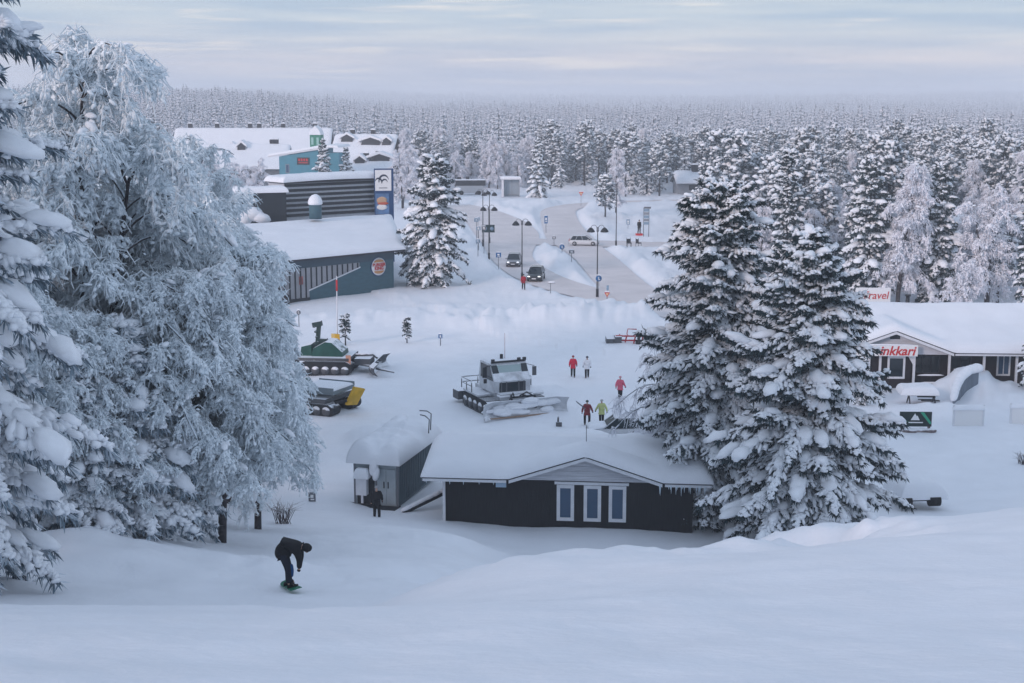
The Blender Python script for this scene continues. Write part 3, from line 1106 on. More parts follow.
# ------------------------------------------------------------------ the black hut
def build_hut():
    p = ground(445, 524, 0.45)
    t = thing('hut', 'black timber hut with grey gable, three white framed windows and a thick snow roof', 'hut', (p.x, p.y, 0.1), R(-5.5))
    W, D, E = 12.6, 6.6, 3.05
    ax, az, sl = 7.2, 4.30, 0.325

    def base(X, Y):
        mainr = E + 0.17 * np.minimum(Y + 0.75, 2 * 3.25 + 0.75 - Y)
        gab = az - sl * np.abs(X - ax) - 0.36 * np.maximum(Y - 0.5, 0)
        return np.maximum(mainr, gab)

    g = Geo()
    box(g, (W / 2, D / 2 + 0.0, (E - 1) / 2), (W, D, E + 1 - 0.06))
    g.build('wall', M_black, t)
    # grey boarded gable, 6 cm in front of the wall
    g = Geo()
    hw = (az - E) / sl
    prism(g, [(ax - hw + 0.1, E - 0.22), (ax + hw - 0.1, E - 0.22), (ax + hw, E - 0.02), (ax, az - 0.05), (ax - hw, E - 0.02)], -0.10, -0.02)
    for k in range(5):
        zz = E + 0.02 + k * 0.25
        w_ = (az - 0.1 - zz) / sl
        box(g, (ax, -0.108, zz), (2 * w_, 0.02, 0.02))
    g.build('gable', M_grey_board, t)
    # roof sheet and white barge boards
    g = Geo()
    shell(g, base, np.linspace(-1.05, W + 0.9, 60), np.linspace(-0.70, D + 0.7, 30), 0.0, 0.13, 0, False)
    g.build('roof', M_trim, t)
    g = Geo()
    for s in (-1, 1):
        n = 12
        for k in range(n):
            x0, x1 = ax + s * hw * k / n, ax + s * hw * (k + 1) / n
            z0, z1 = az - sl * abs(x0 - ax), az - sl * abs(x1 - ax)
            prism(g, [(x0, z0 - 0.26), (x1, z1 - 0.26), (x1, z1 - 0.10), (x0, z0 - 0.10)], -0.76, -0.71)
    box(g, ((ax - hw - 1.05) / 2 - 0.05, -0.735, E - 0.17), (ax - hw + 1.05 - 0.15, 0.05, 0.13))
    box(g, ((ax + hw + W + 0.9) / 2 + 0.05, -0.735, E - 0.17), (W + 0.9 - ax - hw - 0.15, 0.05, 0.13))
    g.build('barge_board', M_white, t)
    snow_cap(t, base, -1.12, W + 1.0, -0.82, D + 0.8, 0.58, 54, 0.75, 3, rough=0.10)
    part('corner_board', M_white, t, lambda g: box(g, (-0.03, -0.03, 1.0), (0.14, 0.14, 3.9)))
    for px in (567, 594, 619):
        x0 = (px - 445) / 19.75
        window(t, x0 - 0.44, x0 + 0.44, 0.72, 2.60, 0.0, 0.17)
    part('head_trim', M_white, t, lambda g: box(g, (7.5, -0.05, 2.70), (3.75, 0.10, 0.14)))
    g = Geo()
    box(g, (2.95, -0.55, E - 0.30), (0.52, 0.10, 0.42))
    g.build('lamp_box', mat('pale_blue_box', (0.34, 0.46, 0.58), 0.5), t)
    part('antenna', M_dark_metal, t, lambda g: path(g, [(ax, 0.2, az + 0.2), (ax, 0.2, az + 1.35)], 0.02, 0.015, 5))
    # icicles under the right eave
    g = Geo()
    rnd = np.random.default_rng(5)
    xs = np.concatenate([rnd.uniform(10.8, 13.2, 26), rnd.uniform(-0.9, 3.0, 10)])
    L = rnd.uniform(0.1, 0.55, len(xs)) * np.where(xs > 5, 1, 0.5)
    P = np.stack([xs, np.full(len(xs), -0.74), np.full(len(xs), E - 0.16)], 1)
    Q = P.copy()
    Q[:, 2] -= L
    tubes(g, P, Q, 0.035, 0.006, 5)
    tag(g.build('icicles', mat('ice', (0.62, 0.72, 0.80), 0.15, spec=0.6), t), kind='stuff')


build_hut()


# ------------------------------------------------------------------ container left of the hut
def build_container():
    p = ground(398, 508, 0.15)
    t = thing('container', 'grey steel service container with double door, under a big loaf of snow', 'container', (p.x, p.y, 0.05), R(-15))
    W, L, H = 2.45, 6.6, 2.45
    g = Geo()
    box(g, (-W / 2, L / 2, H / 2 + 0.1), (W, L, H))
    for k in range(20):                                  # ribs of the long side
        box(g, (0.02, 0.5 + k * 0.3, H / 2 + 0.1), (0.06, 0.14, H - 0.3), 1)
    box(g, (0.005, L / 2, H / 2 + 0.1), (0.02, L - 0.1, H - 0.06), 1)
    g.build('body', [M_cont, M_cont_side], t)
    g = Geo()
    for k in range(2):
        box(g, (-0.36 - k * 0.56, -0.03, 1.25), (0.54, 0.05, 1.95))
    d = g.build('door', M_cont, t)
    g = Geo()
    for k in (-0.52, -0.76):
        box(g, (k, -0.075, 1.35), (0.05, 0.05, 0.35))
    g.build('handle', M_dark_metal, d)
    g = Geo()
    for x in (0.0, -W, -1.2):
        box(g, (x, -0.02, H / 2 + 0.1), (0.10, 0.08, H))
    box(g, (-W / 2, -0.025, H + 0.08), (W, 0.07, 0.10))
    g.build('frame', M_metal, t)
    part('base_rail', M_dark_metal, t, lambda g: (box(g, (-W / 2 - 0.2, -0.3, 0.10), (W + 0.6, 1.0, 0.16))))
    # open bay on the left with machine box
    part('bay', M_dark_metal, t, lambda g: box(g, (-1.82, -0.012, 1.2), (1.0, 0.04, 2.0)))
    part('machine_box', M_white, t, lambda g: (box(g, (-1.95, -0.24, 1.25), (0.60, 0.36, 0.95)), box(g, (-1.95, -0.24, 0.55), (0.12, 0.1, 0.5))))
    snow_cap(t, lambda X, Y: 1.74 + 0 * X, -2.35, -1.5, -0.55, -0.03, 0.55, 6, 0.35, 9, 'snow_lump')
    snow_cap(t, lambda X, Y: H + 0.1 + 0 * X, -W - 0.35, 0.28, -0.42, L + 0.5, 1.15, 26, 0.95, 12, 'roof_snow', rough=0.30, freq=0.8)
    g = Geo()
    blobs(g, [(-1.25, -0.28, 2.35), (-1.12, -0.30, 2.0)], [(0.2, 0, 1.0)] * 2, [(0.5, 0.22, 0.25), (0.4, 0.16, 0.2)], ICO3, 0, np.random.default_rng(3), 0.04, 1.0)
    g.build('snow_drape', M_snow, t)
    part('vent_pipe', M_dark_metal, t, lambda g: path(g, [(0.1, L - 1.2, 3.2), (0.15, L - 1.2, 4.15), (-0.1, L - 1.2, 4.3), (-0.55, L - 1.2, 4.3)], 0.03, 0.03, 6))
    part('vent_pipe', M_dark_metal, t, lambda g: path(g, [(0.25, L - 2.0, 3.2), (0.30, L - 2.0, 4.0), (0.05, L - 2.0, 4.2), (-0.25, L - 2.0, 4.25)], 0.03, 0.03, 6))
    # slanting beam under snow between container and hut
    p2 = ground(403, 512, 0.3)
    b = thing('beam', 'snow-topped slanting beam between the grey container and the black hut', 'beam', (p2.x, p2.y, 0.1), R(18))
    g = Geo()
    path(g, [(0, 0, 0.15), (2.6, 0.6, 0.95)], 0.13, 0.13, 8)
    g.build('timber', M_dark_metal, b)
    g = Geo()
    blobs(g, [(0.25 + 0.42 * k, 0.06 + 0.1 * k, 0.37 + 0.13 * k) for k in range(6)], [(2.6, 0.6, 0.8)] * 6, [(0.42, 0.20, 0.13)] * 6, ICO2, 0, np.random.default_rng(4), 0.05)
    g.build('snow_load', M_snow, b)


build_container()


# ------------------------------------------------------------------ grill building on the right
def build_grill():
    p = ground(892, 389, 0.0)
    t = thing('grill_building', 'dark brown wooden grill with white posts, a red lettered sign and deep roof snow', 'building', (p.x, p.y, 0.0), R(-3))
    E, ax, az, sl = 3.0, 0.0, 4.65, 0.375
    hw = (az - E) / sl

    def base(X, Y):
        mainr = E + 0.325 * np.minimum(Y + 0.6, 13.4 - Y)
        gab = np.where(Y < 6.2, az - sl * np.abs(X - ax), -9)
        return np.maximum(mainr, gab)

    g = Geo()
    box(g, (2.6, 7.0, E / 2 - 0.05), (20.4, 10.0, E))                   # main block, front wall at y = 2
    box(g, (-0.15, 1.2, E / 2 - 0.05), (3.0, 2.2, E - 0.02))            # porch room left of the posts
    g.build('wall', M_brown, t)
    g = Geo()
    prism(g, [(ax - hw, E - 0.03), (ax - hw, E - 0.30), (ax + hw, E - 0.30), (ax + hw, E - 0.03), (ax, az - 0.05)], 0.02, 0.10)
    g.build('gable', M_grey_board, t)
    part('gable_vent', M_dark_metal, t, lambda g: box(g, (0.05, 0.0, 4.05), (0.75, 0.06, 0.32)))
    g = Geo()
    shell(g, base, np.linspace(-7.5, 13.2, 60), np.linspace(-0.55, 13.2, 30), 0.0, 0.14, 0, False)
    g.build('roof', M_trim, t)
    g = Geo()
    for s in (-1, 1):
        for k in range(12):
            x0, x1 = ax + s * hw * k / 12, ax + s * hw * (k + 1) / 12
            z0, z1 = az - sl * abs(x0 - ax), az - sl * abs(x1 - ax)
            prism(g, [(x0, z0 - 0.30), (x1, z1 - 0.30), (x1, z1 - 0.10), (x0, z0 - 0.10)], -0.62, -0.56)
    box(g, (hw + 4.4, -0.59, E - 0.19), (8.6, 0.05, 0.13))
    g.build('barge_board', M_white, t)
    snow_cap(t, base, -7.6, 13.3, -0.68, 13.0, 0.55, 60, 0.8, 7, rough=0.10)
    for px in (868, 879, 912.5, 947, 981, 1013, 1022):
        x = (px - 892) / 13.05
        part('post', M_white, t, lambda g: box(g, (x, -0.02, (E - 0.3) / 2), (0.17, 0.17, E - 0.32)))
    # bracket on one post
    part('bracket', M_white, t, lambda g: prism(g, [(1.5, E - 0.35), (1.05, E - 0.35), (1.5, E - 1.1)], -0.08, 0.02))
    window(t, -0.42, 0.92, 0.80, 2.55, 0.09, 0.16, glass=M_glass_dark)
    part('lintel', M_white, t, lambda g: box(g, (0.25, 0.02, 2.63), (1.66, 0.16, 0.13)))
    window(t, 8.35, 9.40, 0.75, 2.60, 1.99, 0.13, mull=1)
    window(t, 2.0, 4.0, 0.9, 2.3, 1.99, 0.08, glass=M_glass_dark, frame=M_trim, mull=2)
    window(t, 4.8, 6.4, 0.9, 2.3, 1.99, 0.08, glass=M_glass_dark, frame=M_trim, mull=1)
    g = Geo()
    for z in (0.45, 1.05):
        box(g, (2.9, 0.02, z), (2.4, 0.07, 0.09))
    box(g, (5.5, 0.02, 1.55), (2.3, 0.07, 0.09))
    for x in (2.2, 2.9, 3.6, 5.0, 6.1):
        box(g, (x, 0.04, 0.55), (0.06, 0.05, 1.1))
    r = g.build('railing', M_brown, t)
    g = Geo()
    for x0, x1, z in ((1.8, 4.0, 1.13), (1.9, 3.9, 0.53), (4.5, 6.5, 1.63)):
        blobs(g, [((x0 + x1) / 2, 0.0, z - 0.03)], [(1, 0, 0)], [((x1 - x0) / 2, 0.09, 0.10)], ICO2, 0, np.random.default_rng(8), 0.15)
    g.build('snow_strip', M_snow, r)
    # sign over the porch
    g = Geo()
    box(g, (-0.85, -0.68, 3.12), (5.0, 0.10, 0.86))
    sg = g.build('sign_board', M_board_white, t)
    lettering('lettering', 'inkkari', sg, (0.10, -0.74, 3.07), 0.98, M_red, shear=0.25, bold=0.02, sx=1.0)
    g = Geo()
    blobs(g, [(-0.85, -0.68, 3.53)], [(1, 0, 0)], [(2.45, 0.10, 0.09)], ICO2, 0, np.random.default_rng(2), 0.1)
    g.build('snow_strip', M_snow, sg)
    part('chimney', M_dark_metal, t, lambda g: (cyl(g, (2.35, 6.6, 5.3), 0.16, 1.0), cyl(g, (2.35, 6.6, 6.3), 0.25, 0.12)))
    # second sign standing behind the roof
    q = at(873, 295.5, p.y + 15)
    s2 = thing('roof_sign', 'white sign board with red letters standing behind the grill roof', 'sign', (q.x, q.y, 0), 0)
    g = Geo()
    box(g, (0, 0, q.z), (3.0, 0.12, 1.35))
    g.build('board', M_board_white, s2)
    lettering('lettering', 'Travel', s2, (0.15, -0.09, q.z), 0.95, M_red, shear=0.2, sx=0.95)
    for x in (-1.1, 1.1):
        part('post', M_metal, s2, lambda g: path(g, [(x, 0.08, 0), (x, 0.08, q.z + 0.5)], 0.05, 0.05, 6))


build_grill()


# ------------------------------------------------------------------ restaurant with the sloping snow roof on the left
def build_restaurant():
    A, B = ground(286, 303), ground(394, 290)
    d = (B - A).normalized()
    wl = (B - A).length
    t = thing('restaurant', 'teal restaurant with a round logo on its wall and a wide sloping snow roof', 'restaurant', (A.x, A.y, 0), math.atan2(d.y, d.x))
    # local x along the front wall, y into the building
    rz = t.rotation_euler.z
    H = 4.75

    def loc(x, y):
        c, s = math.cos(-rz), math.sin(-rz)
        dx, dy = x - A.x, y - A.y
        return dx * c - dy * s, dx * s + dy * c

    Cw = at(391, 212, 186)
    Cl = loc(Cw.x, Cw.y)
    Dl = (Cl[0] - 32, Cl[1] + 0.5)
    x0 = -17.0
    foot = [(x0, 0), (wl, 0), (Cl[0] - 0.6, Cl[1] - 1), (Dl[0], Dl[1])]
    g = Geo()
    prism(g, foot, -0.8, H - 0.1, axis='z')
    g.build('wall', M_teal, t)
    # roof and its snow: grid skewed into the footprint
    def skew(u, v, over):
        a = np.array([x0 - over, -over * 0.9])
        b = np.array([wl + over * 1.0, -over * 0.9])
        c = np.array([Cl[0] + over, Cl[1] + over])
        e = np.array([Dl[0] - over, Dl[1] + over])
        return ((a[None, None] * (1 - u)[..., None] + b * u[..., None]) * (1 - v)[..., None] + (e * (1 - u)[..., None] + c * u[..., None]) * v[..., None])

    zc = Cw.z

    def slab(n, m_, over, th, dn, name, material, smooth):
        u, v = np.meshgrid(gridx(0, 1, n, 0.045), gridx(0, 1, m_, 0.06))
        XY = skew(u, v, over)
        base_ = H + (zc - 0.75 - H) * v
        e = np.minimum(np.minimum(u, 1 - u) / 0.045, np.minimum(v, 1 - v) / 0.06).clip(0, 1)
        top = base_ + th * (1 - (1 - e) ** 2) ** 0.5 * (1 + 0.25 * fbm(XY[..., 0] * 0.25, XY[..., 1] * 0.25, 3, 3)) + 0.002
        bot = base_ - dn
        ny, nx_ = u.shape
        n_ = nx_ * ny
        V = np.concatenate([np.concatenate([XY, top[..., None]], -1).reshape(-1, 3), np.concatenate([XY, bot[..., None]], -1).reshape(-1, 3)])
        i = np.arange(n_).reshape(ny, nx_)
        q = np.stack([i[:-1, :-1], i[:-1, 1:], i[1:, 1:], i[1:, :-1]], -1).reshape(-1, 4)
        rim = np.concatenate([i[0, :], i[1:, -1], i[-1, ::-1][1:], i[::-1, 0][1:-1]])
        r2_ = np.roll(rim, -1)
        g = Geo()
        g.add(V, np.concatenate([q, q[:, ::-1] + n_, np.stack([rim, rim + n_, r2_ + n_, r2_], -1)]), 0, smooth)
        return g.build(name, material, t)

    slab(6, 6, 1.0, 0.0, 0.22, 'roof', M_trim, False)
    slab(40, 30, 1.1, 0.60, 0.0, 'roof_snow', M_snow, True)
    # band under the eave, ribbed facade with the slanting white edge
    part('eave_band', mat('dark_teal_band', (0.05, 0.085, 0.115), 0.5), t, lambda g: box(g, (wl / 2 - 8, -0.05, H - 0.62), (wl + 16, 0.08, 1.0)))
    s = wl / 108.0                                       # metres per picture pixel along the wall
    xl, xm, xr = -6.0, 22 * s, 72 * s
    g = Geo()
    prism(g, [(xl, 0.35), (xm, 0.35), (xm, 1.25), (xr, 3.15), (xr, 3.62), (xl, 3.62)], -0.09, -0.01)
    fac = g.build('facade_panel', mat('pale_facade', (0.34, 0.34, 0.36), 0.6, noise=0.12, nscale=0.8), t)
    g = Geo()
    k = 0
    x = xl
    while x < xr - 0.1:
        zb = 0.35 if x < xm else 1.25 + (3.15 - 1.25) * (x - xm) / (xr - xm)
        box(g, (x, -0.15, (zb + 3.62) / 2), (0.12, 0.11, 3.62 - zb))
        x += 0.72
    g.build('ribbing', M_slat, fac)
    part('white_edge', M_white, t, lambda g: prism(g, [(xm - 0.1, 1.02), (xm - 0.1, 1.16), (xr + 0.1, 3.16), (xr + 0.1, 3.02)], -0.14, -0.02))
    part('plinth', M_dark_metal, t, lambda g: box(g, ((xl + xm) / 2, -0.12, 0.15), (xm - xl, 0.2, 0.4)))
    g = Geo()
    box(g, (14 * s, -0.15, 2.3), (0.5, 0.06, 0.9))
    g.build('poster', mat('poster_red', (0.30, 0.09, 0.08), 0.5, noise=0.5, nscale=3), t)
    # round logo: bun, red words, blue arc
    cx, cz_ = 91.5 * s, 2.95
    lg = part('logo_disc', M_board_white, t, lambda g: disc(g, (cx, -0.02, cz_), (0, -1, 0), 1.02, 0.14, 36))
    part('logo_rim', mat('rim_blue', (0.02, 0.07, 0.20), 0.4), lg, lambda g: disc(g, (cx, -0.01, cz_), (0, -1, 0), 1.12, 0.10, 36))
    for sgn in (1, -1):
        def bun(g):
            pts = [(cx + 0.72 * math.cos(a), cz_ + sgn * (0.50 + 0.32 * math.sin(a))) for a in np.linspace(0, math.pi, 12)]
            prism(g, pts if sgn > 0 else pts[::-1], -0.19, -0.16)
        part('logo_bun', M_orange, lg, bun)
    lettering('lettering', 'BURGER', lg, (cx, -0.20, cz_ + 0.20), 0.50, M_red, bold=0.02)
    lettering('lettering', 'KING', lg, (cx, -0.20, cz_ - 0.22), 0.54, M_red, bold=0.02)

    # vent drum on the roof
    q = at(315.5, 214, 176)
    v = thing('vent_drum', 'dark teal vent drum with a snow dome on the restaurant roof', 'vent', (q.x, q.y, q.z - 0.3))
    part('drum', M_teal, v, lambda g: cyl(g, (0, 0, -0.3), 0.78, 1.95, 20))
    g = Geo()
    blobs(g, [(0, 0, 1.6)], [(1, 0, 0)], [(0.90, 0.90, 1.15)], ICO3, 0, np.random.default_rng(6), 0.02, 0.25)
    g.build('snow_cap', M_snow, v)

    # dark snow-topped plant box at the left of the slatted storey
    q = at(262, 212, 178)
    u = thing('roof_box', 'dark roof plant box half buried in snow at the left end of the slatted storey', 'roof box', (q.x, q.y, q.z - 1.4), 0.35)
    part('casing', M_slat, u, lambda g: box(g, (0, 1.2, 1.9), (6.2, 2.4, 3.8)))
    snow_cap(u, lambda X, Y: 3.8 + 0 * X, -3.4, 3.4, -0.3, 2.7, 0.75, 14, 0.6, 5, 'snow_cap')
    g = Geo()
    blobs(g, [(-1.3, -0.5, 1.2), (-0.3, -0.7, 0.7), (-2.3, -0.5, 0.7)], [(1, 0, -0.25)] * 3, [(1.5, 0.9, 0.95), (1.3, 0.9, 0.7), (1.0, 0.8, 1.0)], ICO3, 0, np.random.default_rng(6), 0.04, 0.9)
    g.build('snow_lump', M_snow, u)

    # slatted storey
    P0, P1 = at(285, 208, 182), at(376, 206, 191)
    dd = P1 - P0
    L = math.hypot(dd.x, dd.y)
    w = thing('slatted_storey', 'long building with dark horizontal slats under a snow roof behind the restaurant', 'building', (P0.x, P0.y, 0), math.atan2(dd.y, dd.x))
    zb, zt = 5.0, P1.z + 3.55
    part('wall', M_slat_gap, w, lambda g: box(g, (L / 2, 2.0, (zb - 5 + zt) / 2 + 0.0), (L, 3.9, zt - zb + 5)))
    g = Geo()
    nsl = 7
    zbot = P1.z - 0.9
    for k in range(nsl):
        z = zbot + (zt - zbot) * (k + 0.5) / nsl
        box(g, (L / 2, -0.03, z), (L, 0.05, (zt - zbot) / nsl * 0.58))
    g.build('slat', M_slat, w)
    part('roof', M_trim, w, lambda g: box(g, (L / 2, 1.9, zt + 0.06), (L + 0.6, 4.6, 0.16)))
    snow_cap(w, lambda X, Y: zt + 0.14 + 0.15 * np.sin(X * 0.2), -0.5, L + 0.5, -0.6, 4.3, 0.75, 30, 0.7, 8, rough=0.14)

    # sign pylon
    q = at(384, 200, 190)
    y = thing('sign_pylon', 'tall dark blue sign pylon with white horned emblem panel above a food picture', 'sign', (q.x, q.y, 0), 0.18)
    ztop = at(384, 168.5, 190).z
    part('body', M_blue_sign, y, lambda g: box(g, (0, 0, ztop / 2), (2.55, 0.5, ztop)))
    pn = part('panel', M_board_white, y, lambda g: box(g, (-0.10, -0.27, ztop - 1.55), (2.15, 0.06, 2.75)))

    def horns(g):
        for cx0, cz0, r_, a0, a1, w_ in ((0.12, -0.15, 0.66, 3.3, 0.25, 0.26), (0.22, -0.38, 0.40, 3.2, 0.2, 0.20), (-0.62, -0.30, 0.46, -0.15, 2.9, 0.24)):
            aa = np.linspace(a0, a1, 18)
            ww = w_ * np.sin(np.linspace(0.35, math.pi - 0.05, 18)) * 0.5
            L_ = [(cx0 - 0.12 + (r_ + ww[i]) * math.cos(aa[i]), ztop - 1.55 + cz0 + (r_ * 1.25 + ww[i]) * math.sin(aa[i])) for i in range(18)]
            R_ = [(cx0 - 0.12 + (r_ - ww[i]) * math.cos(aa[i]), ztop - 1.55 + cz0 + (r_ * 1.25 - ww[i]) * math.sin(aa[i])) for i in range(18)]
            V = [(p_[0], -0.315, p_[1]) for p_ in L_ + R_]
            g.add(V, [(i, i + 1, i + 19, i + 18) for i in range(17)])
    part('emblem', mat('emblem_ink', (0.02, 0.03, 0.06), 0.5), pn, horns)
    part('emblem_line', M_metal, pn, lambda g: box(g, (-0.10, -0.31, ztop - 2.55), (1.1, 0.02, 0.10)))
    fd = part('food_picture', mat('picture_blue', (0.10, 0.20, 0.38), 0.5, noise=0.4, nscale=1.2), y, lambda g: box(g, (-0.25, -0.265, ztop - 4.65), (1.8, 0.05, 2.7)))
    g = Geo()
    blobs(g, [(-0.3, -0.29, ztop - 4.2)], [(1, 0, 0)], [(0.70, 0.05, 0.50)], ICO2, 0, np.random.default_rng(1), 0.05, 1.0)
    blobs(g, [(-0.15, -0.30, ztop - 4.6)], [(1, 0, 0)], [(0.75, 0.05, 0.22)], ICO2, 1, np.random.default_rng(1), 0.05, 1.0)
    blobs(g, [(-0.3, -0.29, ztop - 5.1)], [(1, 0, 0)], [(0.70, 0.05, 0.40)], ICO2, 2, np.random.default_rng(1), 0.05, 1.0)
    g.build('food', [mat('bun', (0.55, 0.35, 0.22), 0.5), mat('tomato', (0.50, 0.10, 0.05), 0.5), M_board_white], fd)


build_restaurant()


# ------------------------------------------------------------------ buildings farther back on the left
def build_back():
    # turquoise house with a green cupola
    d = 300
    q = at(301, 180, d)
    sc_ = d / FPX * 1.01                                 # metres per pixel at that distance
    zt = at(301, 149, d).z
    t = thing('turquoise_house', 'turquoise house with a black sign and a green roof cupola behind the slatted building', 'building', (q.x, q.y, 0), R(-10))
    W = 44 * sc_
    part('wall', M_teal_light, t, lambda g: prism(g, [(-W / 2, 0), (W / 2, 0), (W / 2, zt), (-W / 2, zt - 1.6)], 0, 8))
    part('wing', M_teal_light, t, lambda g: (box(g, (W / 2 + 1.8, 2.5, zt / 2 - 0.4), (3.5, 4.4, zt - 0.8)), [box(g, (W / 2 + 1.8, 0.27, zt - 1.3 - k * 1.1), (3.5, 0.08, 0.35)) for k in range(3)]))
    part('roof', M_white, t, lambda g: prism(g, [(-W / 2 - 2.2, zt - 1.75), (W / 2 + 0.3, zt + 0.02), (W / 2 + 0.3, zt + 0.35), (-W / 2 - 2.2, zt - 1.4)], -0.5, 8.5))
    g = Geo()
    x0, x1 = -W / 2 - 2.3, W / 2 + 3.7
    shell(g, lambda X, Y: zt + 0.36 + np.minimum(0, (X - W / 2) * 0.16), gridx(x0, x1, 14, 0.6), gridx(-0.6, 8.6, 8, 0.6), pad(x0, x1, -0.6, 8.6, 0.5, 0.6, 0.1, 2), 0.02)
    g.build('roof_snow', M_snow, t)
    sg = part('sign_board', M_dark_metal, t, lambda g: box(g, (0.6, -0.06, zt - 2.5), (2.7, 0.12, 1.5)))
    part('sign_text', M_red, sg, lambda g: [box(g, (-0.25 + 0.56 * k, -0.14, zt - 2.25), (0.36, 0.05, 0.52)) for k in range(4)])
    part('sign_line', M_red, sg, lambda g: box(g, (0.6, -0.14, zt - 2.85), (2.0, 0.05, 0.16)))
    window(t, -W / 2 + 1.4, -W / 2 + 2.2, zt - 5.0, zt - 3.2, -0.01, 0.1, frame=M_panel)
    cu = part('cupola', M_green_cup, t, lambda g: (box(g, (W / 2 - 2.0, 3.0, zt + 1.6), (2.3, 2.3, 2.6))))
    part('cupola_window', mat('pale_green', (0.30, 0.50, 0.46), 0.4), cu, lambda g: [box(g, (W / 2 - 2.0 + s, 1.83, zt + 1.6), (0.5, 0.06, 1.5)) for s in (-0.6, 0.55)])
    part('cupola_snow', M_snow, cu, lambda g: prism(g, [(W / 2 - 3.3, zt + 2.9), (W / 2 - 0.7, zt + 2.9), (W / 2 - 1.1, zt + 3.9), (W / 2 - 2.0, zt + 4.8), (W / 2 - 2.9, zt + 3.9)], 1.7, 4.3))

    # hotel with one long snow roof
    def longhouse(px0, px1, pyr, d, depth, drop, lab, chim, dorm, nm='hotel', rz=0.0):
        a, b = at(px0, pyr, d), at(px1, pyr, d)
        L = b.x - a.x
        h = thing(nm, lab, 'hotel', ((a.x + b.x) / 2, d, 0), rz)
        zr = a.z - 0.5

        def base(X, Y):
            return zr - np.abs(Y) * drop / depth
        part('wall', mat('hotel_wall', (0.16, 0.17, 0.19), 0.6, noise=0.2), h, lambda g: box(g, (0, 0, (zr - drop) / 2), (L - 1.2, 2 * depth - 1.6, zr - drop)))
        g = Geo()
        shell(g, base, np.linspace(-L / 2, L / 2, 3), np.linspace(-depth, depth, 21), 0.0, 0.3, 0, False)
        g.build('roof', M_trim, h)
        snow_cap(h, base, -L / 2 - 0.2, L / 2 + 0.2, -depth - 0.2, depth + 0.2, 0.65, 40, 1.2, int(px0))
        for cpx in chim:
            x = (cpx - (px0 + px1) / 2) / (px1 - px0) * L
            c = part('chimney', M_dark_metal, h, lambda g: box(g, (x, 0.4, zr + 0.75), (1.1, 1.0, 1.7)))
            part('snow_cap', M_snow, c, lambda g: box(g, (x, 0.4, zr + 1.75), (1.3, 1.2, 0.32), taper=0.6))
        for cpx, cpy, w_ in dorm:
            x = (cpx - (px0 + px1) / 2) / (px1 - px0) * L
            yy = -depth * min(0.85, (cpy - pyr) / 26.0)
            zz = float(base(np.array(0.0), np.array(yy)))
            dm = part('dormer', M_dark_metal, h, lambda g: prism(g, [(x - w_, zz - 0.4), (x + w_, zz - 0.4), (x + w_ * 0.8, zz + 0.9), (x, zz + 1.7), (x - w_ * 0.8, zz + 0.9)], yy - 1.2, yy + 3))
            part('snow_cap', M_snow, dm, lambda g: prism(g, [(x - w_ * 1.3, zz + 0.62), (x, zz + 1.72), (x + w_ * 1.3, zz + 0.62), (x + w_ * 1.2, zz + 1.2), (x, zz + 2.3), (x - w_ * 1.2, zz + 1.2)], yy - 1.3, yy + 3))
        return h

    longhouse(176, 332, 127.5, 405, 12, 10.5, 'hotel with the longest snow roof and a row of dark chimneys on its ridge', (190, 217, 250, 259, 283, 315), ((236, 141, 1.0), (251, 141, 1.3)))
    longhouse(200, 290, 144, 345, 8, 5.0, 'low hotel wing under snow left of the turquoise house', (272, 276), ((243, 148, 1.0),), 'hotel_wing')
    longhouse(335, 398, 134, 375, 9, 6.5, 'hotel block with dark dormers to the right of the frosted spruces', (352, 373), ((349, 139, 1.6), (374, 142, 2.6), (390, 142, 1.2)), 'hotel_wing', R(-8))
    longhouse(340, 395, 158, 320, 7, 3.0, 'low snow-roofed annex just above the sign pylon', (366,), ((381, 160, 2.6), (362, 164, 1.2)), 'hotel_wing', R(-6))

    # chalet between the pines right of the crossing, and the one by the clearing
    def chalet(px, py, d, W, lab, ch=True):
        q = at(px, py, d)
        h = thing('chalet', lab, 'chalet', (q.x, d, 0), R(4))
        zr = q.z

        def base(X, Y):
            return zr - np.abs(Y) * 0.42
        part('wall', M_panel, h, lambda g: box(g, (0, 0, (zr - 1.6) / 2), (W - 1, 7.0, zr - 1.6)))
        g = Geo()
        shell(g, base, np.linspace(-W / 2, W / 2, 3), np.linspace(-4.6, 4.6, 11), 0.0, 0.2, 0, False)
        g.build('roof', M_trim, h)
        snow_cap(h, base, -W / 2 - 0.2, W / 2 + 0.2, -4.8, 4.8, 0.8, 18, 1.0, 4)
        window(h, -1.8, 0.2, zr - 3.6, zr - 2.4, -3.51, 0.1, glass=M_glass_dark, frame=M_trim)
        if ch:
            c = part('chimney', M_dark_metal, h, lambda g: box(g, (0.4, -0.2, zr + 1.0), (2.0, 1.4, 2.1)))
            part('snow_cap', M_snow, c, lambda g: box(g, (0.2, -0.2, zr + 2.2), (1.9, 1.3, 0.3), taper=0.7))
    chalet(694, 173.5, 330, 9.5, 'grey chalet with a wide dark chimney among the pines right of the crossing')
    chalet(952, 212, 215, 7.5, 'small chalet with a snow roof at the clearing between the frosted trees', False)


build_back()

# ------------------------------------------------------------------ vehicles
M_tyre = mat('tyre', (0.012, 0.012, 0.014), 0.8)
M_rim = mat('rim', (0.30, 0.31, 0.33), 0.4, metal=0.6)
M_lamp = mat('headlight', (0.90, 0.92, 0.95), 0.2, emit=0.9)
M_lamp_off = mat('headlight_off', (0.60, 0.64, 0.68), 0.15)
M_tail = mat('tail_light', (0.40, 0.02, 0.02), 0.3)


